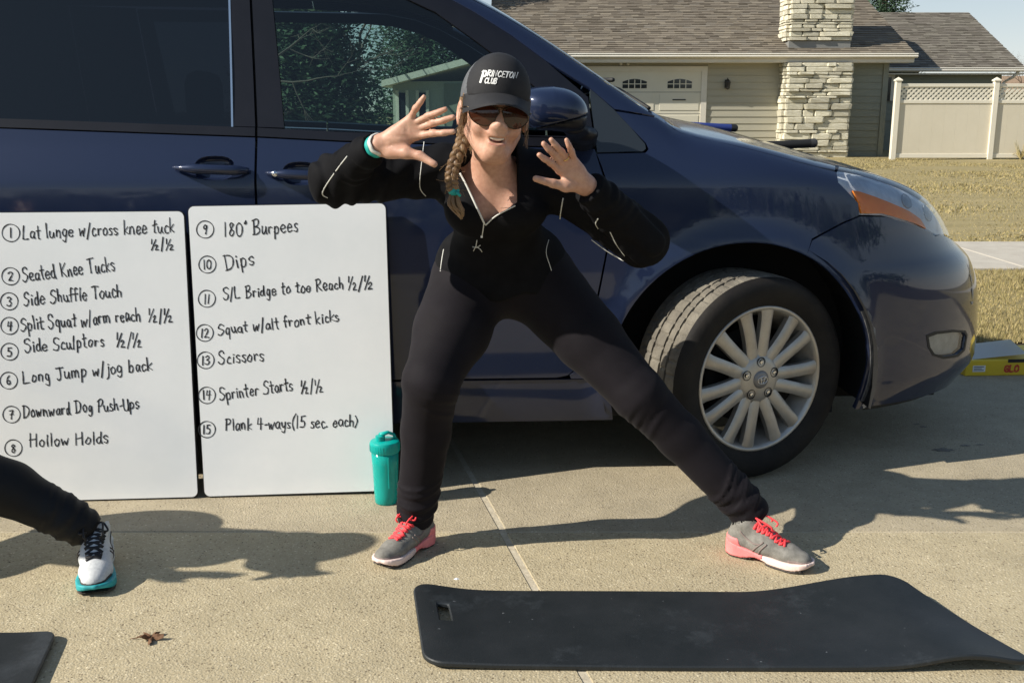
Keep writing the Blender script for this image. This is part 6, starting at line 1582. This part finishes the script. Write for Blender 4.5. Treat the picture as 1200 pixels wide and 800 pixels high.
for text, p0, p1, capx, w in (('P', (562.5, 96.5), (568.5, 97), 13.0, 1.9), ('RINCETON', (570.8, 89.2), (606, 92.2), 6.6, 1.15), ('CLUB', (567.5, 97.6), (582, 98.4), 6.0, 1.2)):
    st, tw = glyph_strokes(text, 0, 3); a, b = np.array(p0), np.array(p1); u = (b - a) / tw; vv = np.array([u[1], -u[0]]); vv /= np.linalg.norm(vv)
    if vv[1] > 0: vv = -vv
    for s in st:
        if len(s) > 8: s = s[::2] + [s[-1]]
        ribbon(lt, [a + u * p[0] + (vv + np.array([.16, 0])) * p[1] * capx for p in s], w, fr, .0012)
lt.build('cap_lettering', M_white, cap, fix=False)
# sunglasses
sg = None
def lens(s):
    n = 28; V = []; rings = 6
    for r_ in range(rings + 1):
        q = r_ / rings
        for i in range(n):
            a = 6.2832 * i / n; rx = .0315; rz = .0310 if math.sin(a) < 0 else .0175
            x = rx * math.cos(a) * (1 + .10 * (math.sin(a) < 0) * s * math.cos(a)); z = rz * math.sin(a) - .003 * s * 0
            x, z = x * q, z * q; X = s * .0345 + x; V.append((X, -.1035 + 3.6 * X * X * 1.3 + .9 * z * z * 6, -.003 + z))
    F_ = [(r_ * n + i, r_ * n + (i + 1) % n, (r_ + 1) * n + (i + 1) % n, (r_ + 1) * n + i) for r_ in range(rings) for i in range(n)]
    return V, F_, n, rings
fm = MB(); lo_ = []
for s in (-1, 1):
    V, F_, n, rings = lens(s); Wv = [L2W(v) for v in V]; lo_.append((Wv, F_)); fm.tube([Wv[rings * n + i] for i in range(n)], .0013, 6, closed=True)
    fm.tube([L2W((s * .064, -.084, .004)), L2W((s * .078, -.06, .006)), L2W((s * .0815, .01, .002))], .0013, 6)
fm.tube([L2W((-.012, -.1015, .006)), L2W((0, -.106, .009)), L2W((.012, -.1015, .006))], .0012, 6)
sg = fm.build('sunglasses_frame', M_frame, Bd, smooth=True)
for V, F_ in lo_: mesh('lens', V, F_, M_lensd, sg)
# shoes
M_shoeg = mat('grey_shoe_mesh', (.15, .142, .125), .8, vary=(.24, .228, .205), scale=60, bump=.5, bscale=420, bdist=.001)
M_coral = mat('coral_foam', (.80, .20, .20), .6, vary=(.85, .27, .26), scale=20); M_pale = mat('pale_pink_foam', (.80, .62, .56), .6); M_outs = mat('dark_outsole', (.05, .04, .035), .7)
M_lace = mat('coral_laces', (.90, .06, .07), .6); M_toe = mat('grey_toe_overlay', (.22, .17, .155), .7)
colsA = [M_shoeg, M_coral, M_pale, M_outs, M_lace, M_toe, M_shoeg]
shoe(Bd, (-.236, 2.738, 0), (-.55, -.83), .228, colsA)
shoe(Bd, (.608, 2.668, 0), (.80, -.60), .238, colsA)

# ---------------------------------------------------------------- second person, one leg in view at the left edge
off = np.array([-1.98, -.35, -.16])
K = {k: v + off for k, v in J.items()}
K['ankR'] = W(96, 616, 2.56); K['kneeR'] = np.array([-1.43, 2.50, .300]); K['hipR'] = np.array([-1.76, 2.58, .49]); K['hipL'] = np.array([-1.94, 2.58, .49]); K['pelvis'] = np.array([-1.85, 2.59, .52])
K['ankL'] = np.array([-2.10, 2.55, .09]); K['kneeL'] = np.array([-2.02, 2.36, .42])
per2 = thing('person', 'person at the left edge, only a black trouser leg and white running shoe in view', 'person', (-1.6, 2.5, 0))
krad = ((.105, .095, .078, .072, .058), (.105, .094, .078, .070, .052))
J1 = J
il2 = legs_fn(K, shrink(krad, .7), False)
def body2(P):
    global J
    J = K
    try:
        d = torso_fn(P, -.012)
    finally: J = J1
    hc = HT + off; d = np.minimum(d, ell(P, hc, (.078, .10, .115))); d = smin(d, cone(P, hc + np.array([0, .03, -.05]), K['neck'], .05, .055), .03)
    for a, b, w in (('shL', 'elL', 'wrL'), ('shR', 'elR', 'wrR')):
        d = smin(d, smin(cone(P, K[a], K[b], .046, .036), cone(P, K[b], K[w], .034, .024), .02), .03)
    for h in hands:
        h2_ = dict(h); h2_['w'] = h['w'] + off; h2_['el'] = h['el'] + off; h2_['f'] = [tuple(q + off for q in f) for f in h['f']]; h2_['th'] = tuple(q + off for q in h['th']); h2_['mound'] = h['mound'] + off
        d = smin(d, near(P, h['c'] + off, .16, lambda q: hand_fn(q, h2_)), .006)
    return smin(d, il2(P), .03)
B2 = smesh('body', body2, (-2.45, 2.05, .06), (-.98, 2.95, 1.25), .009, M_skin); keep(B2, per2)
pf2 = legs_fn(K, krad)
def pants2(P):
    d = pf2(P); m = P[:, 0] < -1.85
    return np.maximum(d, np.where(m, cut(P, K['ankL'], K['kneeL'], .02), cut(P, K['ankR'], K['kneeR'], .034)))
smesh('trousers', pants2, (-2.35, 2.15, .03), (-.93, 2.90, .80), .0066, M_pant2, B2)
def jacket2(P):
    global J
    J = K
    try: d = torso_fn(P, .004)
    finally: J = J1
    for a, b, w in (('shL', 'elL', 'wrL'), ('shR', 'elR', 'wrR')): d = smin(d, smin(cone(P, K[a], K[b], .064, .055), cone(P, K[b], K[w] * .95 + K[b] * .05, .052, .034), .03), .03)
    return np.maximum(d, K['pelvis'][2] - .04 - P[:, 2])
smesh('jacket', jacket2, (-2.5, 2.08, .48), (-1.3, 2.95, 1.15), .012, M_jack, B2)
M_shw = mat('white_shoe_mesh', (.62, .63, .63), .7, vary=(.48, .49, .50), scale=90, bump=.5, bscale=400, bdist=.001); M_shteal = mat('teal_foam', (.02, .30, .33), .55, vary=(.03, .38, .40), scale=20)
M_blk = mat('black_laces', (.012, .012, .014), .6)
shoe(B2, (-1.138, 2.630, 0), (.33, -1), .262, [M_shw, M_shw, M_shteal, M_outs, M_blk, M_outs, M_shw])
shoe(B2, (-2.12, 2.60, 0), (-.3, -1), .258, [M_shw, M_shw, M_shteal, M_outs, M_blk, M_shteal, M_shw])
